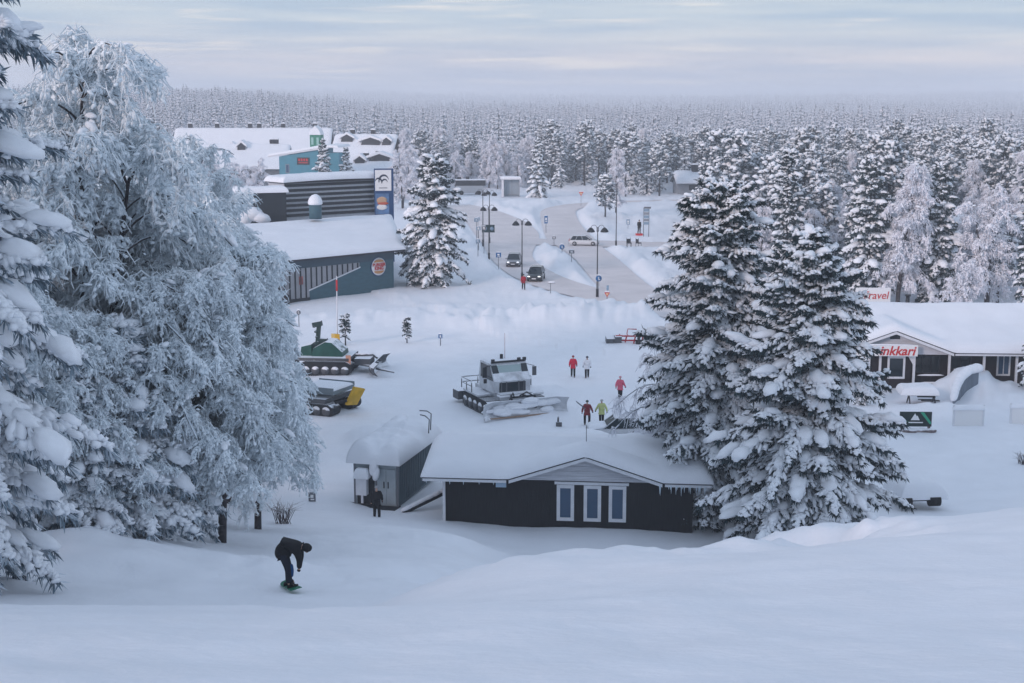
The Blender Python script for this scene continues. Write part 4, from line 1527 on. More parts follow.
def car(name, label, loc, rz, paint, L=4.5, W=1.82, Hh=1.5, wagon=True, lights=True, snow=0.0, group=None, belt=0.88, glass=None):
    """car facing -y: lofted body and cabin, wheels, lamps, bumpers, plate, mirrors"""
    t = thing(name, label, 'car', loc, rz, group)
    hl = L / 2
    # (y, z bottom, z top, half width)
    st = [(-hl, 0.42, 0.62, 0.62), (-hl + 0.10, 0.26, 0.72, 0.78), (-hl + 0.55, 0.20, 0.83, 0.89), (-hl + 1.15, 0.20, belt + 0.02, 0.905), (-0.3, 0.20, belt + 0.04, 0.91),
          (0.6, 0.20, belt + 0.06, 0.91), (hl - 0.6, 0.22, belt + 0.07, 0.89), (hl - 0.12, 0.28, belt + 0.04, 0.82), (hl, 0.42, belt - 0.08, 0.70)]
    prof_ = [(-1, 0.0), (-1.0, 0.55), (-0.97, 0.82), (-0.80, 1.0), (0.80, 1.0), (0.97, 0.82), (1.0, 0.55), (1, 0.0), (0.85, -0.0), (-0.85, 0.0)]
    V, F = [], []
    k = len(prof_)
    for y, zb, zt, hw in st:
        for a, b in prof_:
            V.append((a * hw * W / 1.82, y, zb + b * (zt - zb)))
    for s in range(len(st) - 1):
        for i in range(k):
            j = (i + 1) % k
            F.append((s * k + i, s * k + k + i, s * k + k + j, s * k + j))
    g = Geo()
    g.poly(V, F + [tuple(range(k)), tuple(range((len(st) - 1) * k, len(st) * k))[::-1]], 0, True)
    g.build('body', paint, t)
    # cabin: glass house with roof panel and pillars
    w0, w1 = 0.86 * W / 1.82, 0.66 * W / 1.82
    yb0, yb1 = -hl + 1.05, hl - 0.16
    yt0, yt1 = -hl + 1.95, (hl - 0.62 if wagon else hl - 1.35)
    zb, zt = belt, Hh - 0.05
    V = [(-w0, yb0, zb), (w0, yb0, zb), (w0, yb1, zb), (-w0, yb1, zb), (-w1, yt0, zt), (w1, yt0, zt), (w1, yt1, zt), (-w1, yt1, zt)]
    g = Geo()
    g.add(V, [(4, 5, 6, 7), (0, 1, 5, 4), (1, 2, 6, 5), (2, 3, 7, 6), (3, 0, 4, 7)], 0)
    g.build('windows', glass or M_glass_dark, t)
    g = Geo()
    r_ = 0.035
    A = np.array(V, float)
    for a, b in ((0, 4), (1, 5), (2, 6), (3, 7)):
        path(g, [A[a], A[b]], r_, r_, 6)
    for s in (-1, 1):
        for fr in (0.42, 0.74):
            yb = yb0 + (yb1 - yb0) * fr
            yt = yt0 + (yt1 - yt0) * (fr - 0.08)
            path(g, [(s * w0, yb, zb), (s * (w1 + 0.005), yt, zt)], 0.03, 0.03, 6)
    # rounded roof panel
    xs, ys = np.linspace(-w1 - 0.02, w1 + 0.02, 9), np.linspace(yt0 - 0.06, yt1 + 0.06, 9)
    shell(g, lambda X, Y: zt + 0.06 * (1 - (X / (w1 + 0.02)) ** 2) - 0.0 * Y, xs, ys, 0.0, 0.05)
    g.build('roof', paint, t)
    for sx in (-1, 1):
        for yy in (-hl + 0.86, hl - 0.86):
            g = Geo()
            path(g, [(sx * (0.90 * W / 1.82 - 0.20), yy, 0.33), (sx * (0.90 * W / 1.82 + 0.025), yy, 0.33)], [0.33, 0.33], None, 18)
            wh = g.build('wheel', M_tyre, t)
            part('rim', M_rim, wh, lambda g: path(g, [(sx * (0.90 * W / 1.82 + 0.02), yy, 0.33), (sx * (0.90 * W / 1.82 + 0.045), yy, 0.33)], [0.21, 0.19], None, 12))
    for sx in (-1, 1):
        g = Geo()
        blobs(g, [(sx * 0.62 * W / 1.82, -hl + 0.10, 0.645)], [(1, sx * 0.35, 0)], [(0.20, 0.10, 0.085)], ICO2, 0, None, 0, 1.0)
        g.build('headlight', M_lamp if lights else M_lamp_off, t)
        part('tail_light', M_tail, t, lambda g: box(g, (sx * 0.72 * W / 1.82, hl - 0.03, 0.80), (0.16, 0.10, 0.30)))
        part('mirror', paint, t, lambda g: box(g, (sx * (w0 + 0.13), yb0 + 0.55, belt + 0.10), (0.22, 0.12, 0.14)))
    part('grille', M_dark_metal, t, lambda g: box(g, (0, -hl - 0.005, 0.58), (0.80, 0.06, 0.16)))
    part('bumper', M_dark_metal, t, lambda g: box(g, (0, -hl + 0.04, 0.36), (1.40 * W / 1.82, 0.12, 0.16)))
    part('bumper', M_dark_metal, t, lambda g: box(g, (0, hl - 0.02, 0.38), (1.50 * W / 1.82, 0.10, 0.16)))
    part('number_plate', M_board_white, t, lambda g: box(g, (0, -hl - 0.035, 0.40), (0.50, 0.03, 0.11)))
    if snow > 0:
        snow_cap(t, lambda X, Y: zt + 0.05 - 0.06 * (X / w1) ** 2, -w1 - 0.08, w1 + 0.08, yt0 - 0.2, yt1 + 0.15, snow, 10, 0.4, 3, 'roof_snow')
        snow_cap(t, lambda X, Y: 0.80 + 0.08 * (Y + hl), -0.80, 0.80, -hl + 0.1, -hl + 1.35, snow * 0.7, 8, 0.35, 4, 'hood_snow')
    return t


P_black = mat('paint_black', (0.010, 0.012, 0.015), 0.25, spec=0.5, coat=0.6)
P_silver = mat('paint_silver', (0.30, 0.31, 0.33), 0.3, metal=0.4, coat=0.5)
P_white = mat('paint_white', (0.66, 0.68, 0.70), 0.3, coat=0.5)
P_dark = mat('paint_dark_grey', (0.04, 0.045, 0.055), 0.3, coat=0.5)

p = ground(536, 280)
car('car', 'black car with headlights on, driving towards the field behind the red walker', (p.x, p.y, 0.03), R(-8), P_black, 4.4, 1.85, 1.62)
p = ground(514, 265.5)
car('car', 'silver car with headlights on, following the black car on the road', (p.x, p.y, 0.03), R(-4), P_silver, 4.4, 1.85, 1.6)
p = ground(584, 245.5)
car('car', 'white hatchback seen from its side at the crossing', (p.x, p.y, 0.03), R(84), P_white, 4.5, 1.82, 1.56, lights=False)
p = ground(622, 434)
car('car', 'snow-covered car with dark windows, buried to them in the bank behind the black hut', (p.x, p.y, -0.30), R(-88), mat('paint_frosted', (0.55, 0.57, 0.60), 0.7), 4.7, 1.85, 1.62, lights=False, snow=0.30, glass=mat('tinted_glass', (0.010, 0.022, 0.028), 0.35, spec=0.2))
g = Geo()
pb = p


def snow_heap(label, px, py, rads, z=0.0, seed=1, name='snow_heap', rz=0.0, cat='snow heap'):
    q = ground(px, py)
    t_ = Geo()
    blobs(t_, [(0, 0, 0)], [(1, 0, 0)], [rads], ICO3, 0, np.random.default_rng(seed), 0.04, 0.3)
    o = t_.build(name, M_snow, None, (q.x, q.y, hz(q.x, q.y) + z), rz)
    return tag(o, label, cat)


snow_heap('rounded snow drift lying over the hood of the buried car', 580, 440, (2.2, 1.2, 0.75), -0.1, 3, 'snow_drift', cat='snow drift')
# the snow-buried vehicle on the slope to the right
p = ground(919, 508, 0.2)
t = thing('car', 'small car completely buried in snow, only two dark wheels showing, on the right slope', 'car', (p.x, p.y, hz(p.x, p.y) + 0.22), R(6))
for sx in (-0.82, 0.78):
    g = Geo()
    path(g, [(sx - 0.30, -0.10, 0.30), (sx + 0.30, -0.10, 0.30)], [0.30, 0.30], None, 14)
    g.build('wheel', M_tyre, t)
g = Geo()
box(g, (0.15, 1.0, 0.50), (2.0, 2.0, 0.5))
g.build('body', P_dark, t)
snow_cap(t, lambda X, Y: 0.42 + 0 * X, -1.15, 1.5, -0.30, 2.4, 0.80, 14, 0.55, 7, 'snow_cover', rough=0.12)

# dark coach parked by the far trees
p = ground(472, 195)
d = p.y
t = thing('bus', 'dark windowed white coach under a little snow, parked behind the lamps', 'bus', (p.x, p.y, 0), R(4))
part('body', mat('coach_white', (0.45, 0.46, 0.48), 0.5), t, lambda g: box(g, (-0.5, 1.2, 1.25), (6.4, 2.4, 1.75)))
part('windows', M_dark_metal, t, lambda g: box(g, (-0.3, 1.2, 2.75), (6.9, 2.5, 1.25)))
part('roof', M_dark_metal, t, lambda g: box(g, (-0.3, 1.2, 3.32), (7.0, 2.5, 0.14)))
snow_cap(t, lambda X, Y: 3.38 + 0 * X, -3.8, 3.2, -0.1, 2.5, 0.18, 10, 0.4, 2)
for x in (-2.4, 1.6):
    g = Geo()
    path(g, [(x, -0.03, 0.5), (x, 0.3, 0.5)], [0.5, 0.5], None, 14)
    g.build('wheel', M_tyre, t)
part('roof_box', M_dark_metal, t, lambda g: (box(g, (-2.9, 1.2, 3.75), (0.9, 0.8, 0.6)), ))
part('roof_box', M_dark_metal, t, lambda g: (box(g, (-1.0, 1.2, 3.8), (0.8, 0.8, 0.7)), ))


# ------------------------------------------------------------------ snow groomers
M_track = mat('rubber_track', (0.022, 0.024, 0.028), 0.8, noise=0.3, nscale=3, snow=(0.55, 0.85, 3.0, SNOWC))
M_dusted = mat('snow_dusted_steel', (0.09, 0.095, 0.105), 0.6, snow=(0.20, 0.45, 3.0, SNOWC))
M_gwhite = mat('groomer_white', (0.55, 0.57, 0.60), 0.45, noise=0.2, nscale=1.5, snow=(0.4, 0.7, 2.0, SNOWC))
M_ggreen = mat('groomer_green', (0.015, 0.075, 0.060), 0.45, noise=0.2, nscale=2, snow=(0.55, 0.8, 2.5, SNOWC))
M_gyellow = mat('blade_yellow', (0.62, 0.36, 0.02), 0.5, noise=0.15, nscale=2)
M_windsh = mat('windscreen', (0.36, 0.46, 0.46), 0.08, spec=0.6)


def track_set(t, L=4.4, w=1.15, xo=1.45, h=0.95, group=None):
    """a pair of crawler tracks with road wheels and cleats"""
    for sx in (-1, 1):
        g = Geo()
        n = 26
        a = np.linspace(0, 2 * np.pi, n, endpoint=False)
        prf = []
        for q in a:
            cx_ = (L / 2 - h / 2) * (1 if math.cos(q) > 0 else -1)
            prf.append((cx_ + h / 2 * math.cos(q), h / 2 + h / 2 * math.sin(q)))
        prism(g, prf, sx * xo - w / 2, sx * xo + w / 2, 0, axis='x')
        for i in range(22):
            yy = -L / 2 + h / 2 + (L - h) * i / 21
            for zz in (0.0, h):
                box(g, (sx * xo, yy, zz), (w + 0.06, 0.07, 0.10))
        tr = g.build('track', M_track, t)
        for i in range(5):
            yy = -L / 2 + 0.55 + (L - 1.1) * i / 4
            g = Geo()
            path(g, [(sx * (xo + w / 2 - 0.05), yy, 0.40), (sx * (xo + w / 2 + 0.03), yy, 0.40)], [0.33, 0.33], None, 14)
            g.build('road_wheel', M_dusted, tr)


def blade(t, yf, w, h, m_, ang=0.0, curve=0.35, zb=0.1, wings=True, name='blade'):
    g = Geo()
    n = 9
    for x0, x1, dy0, dy1 in ((-w / 2, w / 2, 0, 0),) + (((-w / 2 - 0.7, -w / 2, -0.5, 0), (w / 2, w / 2 + 0.7, 0, -0.5)) if wings else ()):
        V = []
        for i in range(n):
            f = i / (n - 1)
            yc = yf + curve * math.sin(math.pi * f) - 0.1 * f
            z = zb + h * f
            V += [(x0, yc + dy0, z), (x1, yc + dy1, z), (x1, yc + dy1 + 0.10, z), (x0, yc + dy0 + 0.10, z)]
        F = []
        for i in range(n - 1):
            for k in range(4):
                j = (k + 1) % 4
                F.append((i * 4 + k, i * 4 + j, i * 4 + 4 + j, i * 4 + 4 + k))
        g.poly(V, F + [(0, 3, 2, 1), ((n - 1) * 4, (n - 1) * 4 + 1, (n - 1) * 4 + 2, (n - 1) * 4 + 3)], 0, False)
    b = g.build(name, m_, t)
    return b


# the white one in the middle
p = ground(504, 408)
t = thing('snow_groomer', 'white snow groomer facing the camera, snow-plastered blade lowered, in the open field', 'snow groomer', (p.x, p.y, 0.02), R(24), None, 1.06)
track_set(t, 4.6, 1.15, 1.55)
part('deck', M_gwhite, t, lambda g: (box(g, (0, 0.1, 1.15), (2.3, 4.4, 0.5)), box(g, (1.62, 0.2, 1.14), (1.2, 3.6, 0.12)), box(g, (-1.62, 0.6, 1.14), (1.2, 2.6, 0.12))))
part('bonnet', M_gwhite, t, lambda g: prism(g, [(-2.15, 0.75), (-0.7, 0.75), (-0.7, 1.42), (-1.95, 1.20)], -1.15, 1.15, axis='x'))
g = Geo()
cabp = [(-1.35, 1.35), (1.1, 1.35), (1.25, 2.2), (1.0, 3.25), (-0.65, 3.25), (-1.45, 2.15)]
prism(g, cabp, -1.32, 1.32, axis='x')
cabo = g.build('cab', M_gwhite, t)
part('windscreen', M_windsh, cabo, lambda g: g.poly([(-0.72, -1.37, 2.20), (0.72, -1.37, 2.20), (0.86, -0.80, 3.10), (-0.86, -0.80, 3.10), (-0.72, -1.33, 2.20), (0.72, -1.33, 2.20), (0.86, -0.76, 3.10), (-0.86, -0.76, 3.10)],
                                                     [(0, 1, 2, 3), (4, 7, 6, 5), (0, 4, 5, 1), (1, 5, 6, 2), (2, 6, 7, 3), (3, 7, 4, 0)]))
for sx in (-1, 1):
    part('side_window', M_glass_dark, cabo, lambda g: prism(g, [(-1.25, 2.15), (0.9, 2.15), (0.85, 3.1), (-0.62, 3.1)], sx * 1.325 - 0.015, sx * 1.325 + 0.015, axis='x'))
    part('corner_window', M_glass_dark, cabo, lambda g: g.poly([(sx * 0.75, -1.40, 2.12), (sx * 1.29, -1.40, 2.12), (sx * 1.29, -0.80, 3.14), (sx * 0.88, -0.80, 3.14)], [(0, 1, 2, 3)] if sx > 0 else [(3, 2, 1, 0)]))
part('lower_window', M_glass_dark, cabo, lambda g: box(g, (0, -1.42, 1.72), (1.9, 0.06, 0.66)))
part('lower_frame', M_dusted, cabo, lambda g: [box(g, (x, -1.44, 1.72), (0.09, 0.06, 0.75)) for x in (-0.82, -0.45, 0.45, 0.82)])
part('light_bar', M_dark_metal, cabo, lambda g: (box(g, (0, -0.72, 3.33), (2.5, 0.12, 0.12)), [box(g, (x, -0.78, 3.45), (0.22, 0.14, 0.2)) for x in (-1.15, 0.75, 1.15)]))
part('beacon', M_dark_metal, cabo, lambda g: cyl(g, (-0.1, 0.2, 3.25), 0.11, 0.42))
part('antenna', mat('antenna_red', (0.35, 0.12, 0.12), 0.5), cabo, lambda g: path(g, [(0.15, 0.2, 3.25), (0.15, 0.2, 5.1)], 0.018, 0.012, 5))
part('mirror', M_dark_metal, cabo, lambda g: (box(g, (-1.82, -0.95, 2.75), (0.28, 0.12, 0.70)), box(g, (-1.78, -0.95, 2.15), (0.2, 0.1, 0.28)), path(g, [(-1.3, -0.8, 3.15), (-1.82, -0.95, 3.1)], 0.03, 0.03, 5)))
part('mirror', M_dusted, cabo, lambda g: (box(g, (1.82, -0.95, 2.6), (0.26, 0.12, 0.62)), path(g, [(1.3, -0.8, 3.1), (1.82, -0.95, 2.95)], 0.03, 0.03, 5)))
snow_cap(cabo, lambda X, Y: 3.26 + 0 * X, -1.2, 1.2, -0.6, 1.0, 0.10, 8, 0.3, 2)
bl = blade(t, -3.35, 4.6, 1.15, M_gwhite)
g = Geo()
rnd = np.random.default_rng(8)
blobs(g, np.stack([rnd.uniform(-2.3, 2.3, 26), -3.35 + rnd.uniform(-0.05, 0.25, 26), 0.3 + rnd.uniform(0, 0.9, 26)], 1), np.tile([[1, 0, 0]], (26, 1)),
      np.stack([rnd.uniform(0.4, 0.9, 26), rnd.uniform(0.08, 0.16, 26), rnd.uniform(0.12, 0.3, 26)], 1), ICO2, 0, rnd, 0.1, 0.8)
g.build('caked_snow', M_snow, bl)
part('cutting_edge', mat('edge_ochre', (0.34, 0.24, 0.18), 0.6), bl, lambda g: box(g, (0, -3.40, 0.14), (5.8, 0.08, 0.10)))
g = Geo()
for sx in (-1, 1):
    path(g, [(sx * 0.8, -1.9, 0.6), (sx * 0.9, -3.2, 0.65)], 0.10, 0.10, 6)
    path(g, [(sx * 0.35, -1.9, 1.3), (sx * 0.8, -3.15, 1.15)], 0.07, 0.07, 6)
    path(g, [(sx * 0.1, -1.95, 1.1), (sx * 0.5, -2.6, 1.55), (sx * 0.95, -3.1, 1.25)], 0.05, 0.05, 6)
path(g, [(-0.5, -2.4, 1.2), (1.1, -2.7, 1.3)], 0.06, 0.06, 6)
g.build('push_frame', M_dark_metal, t)
g = Geo()
for z in (1.6, 1.95):
    path(g, [(-2.2, 0.4, z), (-2.2, 2.2, z), (2.2, 2.2, z), (2.2, 0.4, z)], 0.04, 0.04, 5)
for x, y in ((-2.2, 0.4), (-2.2, 1.3), (-2.2, 2.2), (2.2, 0.4), (2.2, 1.3), (2.2, 2.2), (-1.0, 2.2), (1.0, 2.2)):
    path(g, [(x, y, 1.2), (x, y, 1.97)], 0.035, 0.035, 5)
g.build('cargo_rail', M_dusted, t)
snow_cap(t, lambda X, Y: 1.22 + 0 * X, -1.2, 1.2, -2.15, -1.5, 0.16, 8, 0.3, 2, 'bonnet_snow')
snow_cap(t, lambda X, Y: 1.2 + 0 * X, 1.02, 2.24, -1.5, 2.0, 0.22, 8, 0.4, 2, 'fender_snow')
part('tiller', M_dusted, t, lambda g: (box(g, (0, 3.1, 0.55), (4.6, 1.0, 0.6)), box(g, (0, 2.5, 0.7), (1.0, 0.6, 0.4))))

# the green one behind the birches, winch arm folded on its back, seen from its side
p = ground(331, 371)
t = thing('snow_groomer', 'green winch groomer with folded arm, parked beside the wood with its blade to the right', 'snow groomer', (p.x, p.y, 0.02), R(84))
track_set(t, 4.3, 1.1, 1.45, 1.1)
part('deck', M_dusted, t, lambda g: (box(g, (0, 0.2, 1.25), (3.6, 4.2, 0.26)), ))
part('cab', M_ggreen, t, lambda g: prism(g, [(-1.25, 1.38), (1.3, 1.38), (1.2, 2.0), (0.2, 2.55), (-0.35, 2.5), (-1.2, 1.75)], -1.1, 1.1, axis='x'))
part('engine_cover', M_ggreen, t, lambda g: prism(g, [(1.32, 1.38), (2.3, 1.38), (2.2, 2.1), (1.4, 2.3)], -0.9, 0.9, axis='x'))
g = Geo()
box(g, (0, 1.0, 2.9), (0.35, 0.30, 2.0), rx=0.10)
box(g, (0, 1.05, 3.85), (0.50, 0.75, 0.40), rx=-0.2)
box(g, (0.15, 0.75, 2.3), (0.5, 0.9, 0.7))
for k in range(4):
    box(g, (0, 1.02 + 0.08 * k, 2.4 + 0.42 * k), (0.6, 0.14, 0.12), rx=0.5)
g.build('winch_arm', mat('arm_dark_green', (0.02, 0.045, 0.045), 0.5, snow=(0.6, 0.85, 2.5, SNOWC)), t)
part('exhaust', M_dark_metal, t, lambda g: path(g, [(0.7, 3.0, 0.4), (0.7, 3.1, 2.0)], 0.22, 0.14, 8))
part('marker_board', mat('marker_salmon', (0.62, 0.30, 0.20), 0.5), t, lambda g: box(g, (-1.75, -1.85, 1.0), (0.10, 0.40, 1.25)))
bl = blade(t, -3.9, 3.6, 1.0, M_dusted)
part('push_frame', M_dusted, t, lambda g: [path(g, [(sx * 0.7, -1.9, 0.8), (sx * 0.9, -3.8, 0.6)], 0.12, 0.1, 6) for sx in (-1, 1)])
part('blade_linkage', M_dusted, t, lambda g: (path(g, [(0.3, -2.0, 1.3), (0.5, -3.4, 1.35), (0.6, -4.0, 0.8)], 0.14, 0.1, 6), box(g, (0, -2.8, 0.95), (1.8, 1.3, 0.5)), path(g, [(-1.7, -4.1, 0.65), (-1.9, -5.6, 0.35)], 0.16, 0.06, 6)))

# the grey one with the yellow blade
p = ground(322, 410)
t = thing('snow_groomer', 'grey groomer without cab in view, raised yellow blade on its right end', 'snow groomer', (p.x, p.y, 0.02), R(66))
track_set(t, 4.2, 1.1, 1.45, 0.85)
part('deck', M_dusted, t, lambda g: (box(g, (0, 0.4, 1.05), (3.7, 3.6, 0.32)), ))
part('body', M_ggreen, t, lambda g: prism(g, [(0.9, 1.2), (2.3, 1.2), (2.3, 1.9), (1.6, 2.1)], -1.0, 1.0, axis='x'))
part('cargo_bed', mat('bed_grey_green', (0.17, 0.21, 0.23), 0.6, snow=(0.45, 0.75, 1.5, SNOWC)), t, lambda g: (box(g, (0, -0.4, 1.62), (2.9, 2.9, 0.28), 0), box(g, (-1.45, -0.4, 1.82), (0.08, 2.9, 0.3)), box(g, (1.45, -0.4, 1.82), (0.08, 2.9, 0.3))))
part('rail', M_dusted, t, lambda g: path(g, [(-1.4, 1.2, 1.9), (-1.4, 0.2, 2.3), (-1.4, -0.6, 1.95)], 0.05, 0.05, 5))
snow_cap(t, lambda X, Y: 1.77 + 0 * X, -1.35, 1.35, -1.8, 1.0, 0.18, 8, 0.4, 4, 'bed_snow')
bl = part('blade', M_gyellow, t, lambda g: g.poly([(-0.75, -2.5, 0.70), (0.25, -2.75, 0.55), (0.25, -3.45, 1.75), (-0.75, -3.2, 2.05), (-0.75, -2.35, 0.75), (0.25, -2.6, 0.60), (0.25, -3.30, 1.80), (-0.75, -3.05, 2.1)],
                                                 [(0, 1, 2, 3), (4, 7, 6, 5), (0, 4, 5, 1), (1, 5, 6, 2), (2, 6, 7, 3), (3, 7, 4, 0)]))
part('push_frame', M_dark_metal, t, lambda g: [path(g, [(x, -1.8, 0.9), (x, -2.7, 1.1)], 0.11, 0.1, 6) for x in (-1.1, 0.2)])

# red implement in the snow behind the walkers
p = ground(630, 346)
t = thing('snow_tiller', 'red framed groomer tiller with grey boxes, parked in the snow by the big spruce', 'tiller', (p.x, p.y, 0.0), R(4))
M_rframe = mat('frame_red', (0.42, 0.035, 0.045), 0.5, snow=(0.6, 0.85, 3, SNOWC))
g = Geo()
for z in (0.55, 0.95):
    path(g, [(-1.3, 0, z), (1.5, 0.2, z - 0.1)], 0.09, 0.09, 6)
for x in (-1.2, -0.5, 0.3, 1.0):
    path(g, [(x, 0, 0.1), (x + 0.25, 0.1, 1.1)], 0.07, 0.07, 6)
path(g, [(-0.3, 0.1, 1.0), (-0.2, 0.1, 1.55), (0.6, 0.1, 1.5)], 0.05, 0.05, 6)
g.build('frame', M_rframe, t)
part('housing', M_dusted, t, lambda g: (box(g, (-1.75, 0.2, 0.55), (0.8, 0.9, 0.5), rx=0.2), box(g, (-1.1, 0.1, 0.65), (0.6, 0.8, 0.6), rx=0.15)))
g = Geo()
rnd = np.random.default_rng(3)
for k in range(9):
    a = rnd.uniform(0.6, 2.6)
    path(g, [(a, -0.2, 0.25), (a + rnd.uniform(-0.3, 0.4), -0.25, 0.25 + rnd.uniform(0.3, 0.9))], 0.10, 0.06, 5)
path(g, [(0.5, -0.1, 0.35), (3.0, -0.1, 0.45)], 0.22, 0.20, 8)
g.build('tine_shaft', M_dark_metal, t)
part('ski', M_dusted, t, lambda g: box(g, (-1.9, -0.5, 0.10), (1.6, 0.4, 0.08)))

# ------------------------------------------------------------------ street lamps
def lamp(nm, label, px, py, pytop, rz=0.0, arms=2, group='double street lamps', panel=False):
    b = ground(px, py)
    top = at(px, pytop, b.y).z
    t_ = thing(nm, label, 'street lamp', (b.x, b.y, hz(b.x, b.y) - 0.1), rz, group)
    h = top
    part('pole', M_dark_metal, t_, lambda g: path(g, [(0, 0, 0), (0, 0, 1.2), (0, 0, h - 0.55)], [0.10, 0.075, 0.05], None, 8))
    part('base_sleeve', M_dark_metal, t_, lambda g: cyl(g, (0, 0, 0), 0.14, 1.1, 10))
    part('pole_cap', M_metal, t_, lambda g: cyl(g, (0, 0, h - 0.75), 0.14, 0.5, 10, 0, 0.10))
    for sx in (-1, 1)[:arms]:
        a = np.linspace(0, math.pi, 9)
        part('arm', M_metal, t_, lambda g: path(g, [(0, 0, h - 0.55)] + [(sx * (0.10 + 0.32 * (1 - math.cos(q))), 0, h - 0.35 + 0.32 * math.sin(q)) for q in a], 0.035, 0.03, 6))
        sh = part('lamp_shade', M_dark_metal, t_, lambda g: path(g, [(sx * 0.76, 0, h - 0.30), (sx * 0.76, 0, h - 0.42), (sx * 0.76, 0, h - 0.62), (sx * 0.76, 0, h - 0.80)], [0.10, 0.24, 0.40, 0.47], None, 16))
        part('lamp_glass', M_lamp_off, sh, lambda g: cyl(g, (sx * 0.76, 0, h - 0.86), 0.34, 0.055, 14))
    return t_


lamp('street_lamp', 'double street lamp beside the silver car, its shades against the road', 522, 280, 217)
lamp('street_lamp', 'double street lamp with a round blue sign, before the white hatchback', 597, 297, 223)
lamp('street_lamp', 'double street lamp carrying a dark direction board, by the left road', 489, 260, 204)
lamp('street_lamp', 'farther double street lamp just behind the one with the direction board', 483, 246, 188)
lamp('street_lamp', 'thin double street lamp at the far left bend near the coach', 489.5, 243, 189)
lamp('street_lamp', 'tall single pole lamp in front of the pale frosted tree past the crossing', 616, 246.5, 185, arms=1, group='single street lamps')


def sign(label, px, py, pytop, kind, w=0.6, m_=None, h=None, nm='road_sign', d=None, parts_=()):
    b = ground(px, py)
    top = at(px, pytop, b.y).z
    t_ = thing(nm, label, 'sign', (b.x, b.y, hz(b.x, b.y) - 0.12), 0.0)
    part('post', M_metal, t_, lambda g: path(g, [(0, 0.04, 0), (0, 0.04, top + 0.05)], 0.045, 0.045, 6))
    h = h or w
    z = top - h / 2
    if kind == 'round':
        f = part('face', m_, t_, lambda g: disc(g, (0, 0.0, z), (0, -1, 0), w / 2, 0.04, 20))
        part('arrow', M_board_white, f, lambda g: (box(g, (0.0, -0.05, z), (0.10 * w, 0.02, 0.55 * w)), box(g, (0.08 * w, -0.05, z - 0.18 * w), (0.32 * w, 0.02, 0.10 * w))))
    elif kind == 'square':
        f = part('face', m_, t_, lambda g: box(g, (0, -0.02, z), (w, 0.05, h)))
        part('symbol', M_board_white, f, lambda g: (box(g, (0, -0.055, z + 0.08 * h), (0.42 * w, 0.02, 0.34 * h)), box(g, (0.05 * w, -0.055, z - 0.26 * h), (0.5 * w, 0.02, 0.12 * h))))
    elif kind == 'yield':
        s = w / 2
        f = part('face', M_red, t_, lambda g: prism(g, [(-s, z + s * 0.85), (0, z - s * 0.85), (s, z + s * 0.85)], -0.05, 0.0))
        part('inner_face', mat('sign_yellow', (0.75, 0.60, 0.35), 0.5), f, lambda g: prism(g, [(-s * 0.5, z + s * 0.55), (0, z - s * 0.32), (s * 0.5, z + s * 0.55)], -0.065, -0.051))
    for fn in parts_:
        fn(t_, top)
    g = Geo()
    blobs(g, [(0, 0.0, top + 0.04)], [(1, 0, 0)], [(w * 0.45, 0.08, 0.09)], ICO2, 0, np.random.default_rng(4), 0.1)
    g.build('snow_strip', M_snow, t_)
    return t_


M_sblue = mat('sign_blue', (0.02, 0.12, 0.30), 0.4)
M_spale = mat('sign_grey_blue', (0.22, 0.32, 0.42), 0.5)
M_sgreen = mat('sign_dark_green', (0.018, 0.040, 0.045), 0.4)
sign('blue square parking sign on a post, left of the silver car', 498.5, 270, 252.5, 'square', 0.68, M_sblue, 0.62)
sign('tall blue two-panel guide sign on the snow wedge between the two roads', 546, 233, 214.5, 'square', 0.55, M_sblue, 1.25)
sign('small dark sign with white symbol at the tip of the wedge, before the white hatchback', 554, 245, 235, 'square', 0.5, M_metal, 0.42)
sign('round blue keep-right sign at the head of the snow island', 562, 256, 247.5, 'round', 0.72, M_sblue)
sign('dark twin sign with a snow cap on the snow island', 571.5, 268, 254.5, 'square', 0.72, M_metal, 0.42)
t = sign('round blue sign fixed low on the pole of the lamp nearest the big spruce', 598.5, 297.5, 273.5, 'round', 0.68, M_sblue)
sign('red and white give-way triangle under a small blue board by the right road', 607, 303, 290, 'yield', 0.62, None, parts_=(lambda t_, top: (part('top_board', M_spale, t_, lambda g: box(g, (0.05, -0.02, top + 0.45), (0.25, 0.05, 0.55))), part('upper_post', M_metal, t_, lambda g: path(g, [(0, 0.04, top), (0, 0.04, top + 0.7)], 0.04, 0.04, 6))),))
sign('red and yellow give-way triangle at the far road', 581, 206, 190.5, 'yield', 1.0, None)
sign('small grey plate on a thin post in the snow beyond the crossing', 628, 230, 219.5, 'square', 0.6, M_spale, 0.9)
for px, py, pt, lab in ((478, 242, 216, 'upper pale blue parking plate of the row at the left road edge'), (476.5, 250, 224, 'blue grey parking plate second in the row at the left road edge'),
                        (478.5, 258, 233, 'pale parking plate third in the row at the left road edge'), (484, 262, 234, 'dark narrow plate on a post beside the lamp with the direction board'), (478, 264, 246, 'round grey plate low in the snow at the left road edge')):
    sign(lab, px, py, pt, 'square' if 'round' not in lab else 'round', 0.62, M_spale if 'dark' not in lab else M_metal, 0.5)
b = ground(489, 260)
t = thing('direction_board', 'dark green direction board with two pale emblems on the lamp by the left road', 'sign', (b.x, b.y - 0.2, 0))
zb_ = at(489, 232.5, b.y).z
bo = part('board', M_sgreen, t, lambda g: box(g, (-0.08, 0, zb_ + 0.55), (1.75, 0.08, 1.05)))
part('emblem', M_spale, bo, lambda g: [disc(g, (x, -0.04, zb_ + 0.55), (0, -1, 0), 0.26, 0.02, 14) for x in (-0.5, 0.4)])
part('bracket', M_metal, t, lambda g: box(g, (0, 0.08, zb_ + 0.55), (0.2, 0.14, 0.3)))
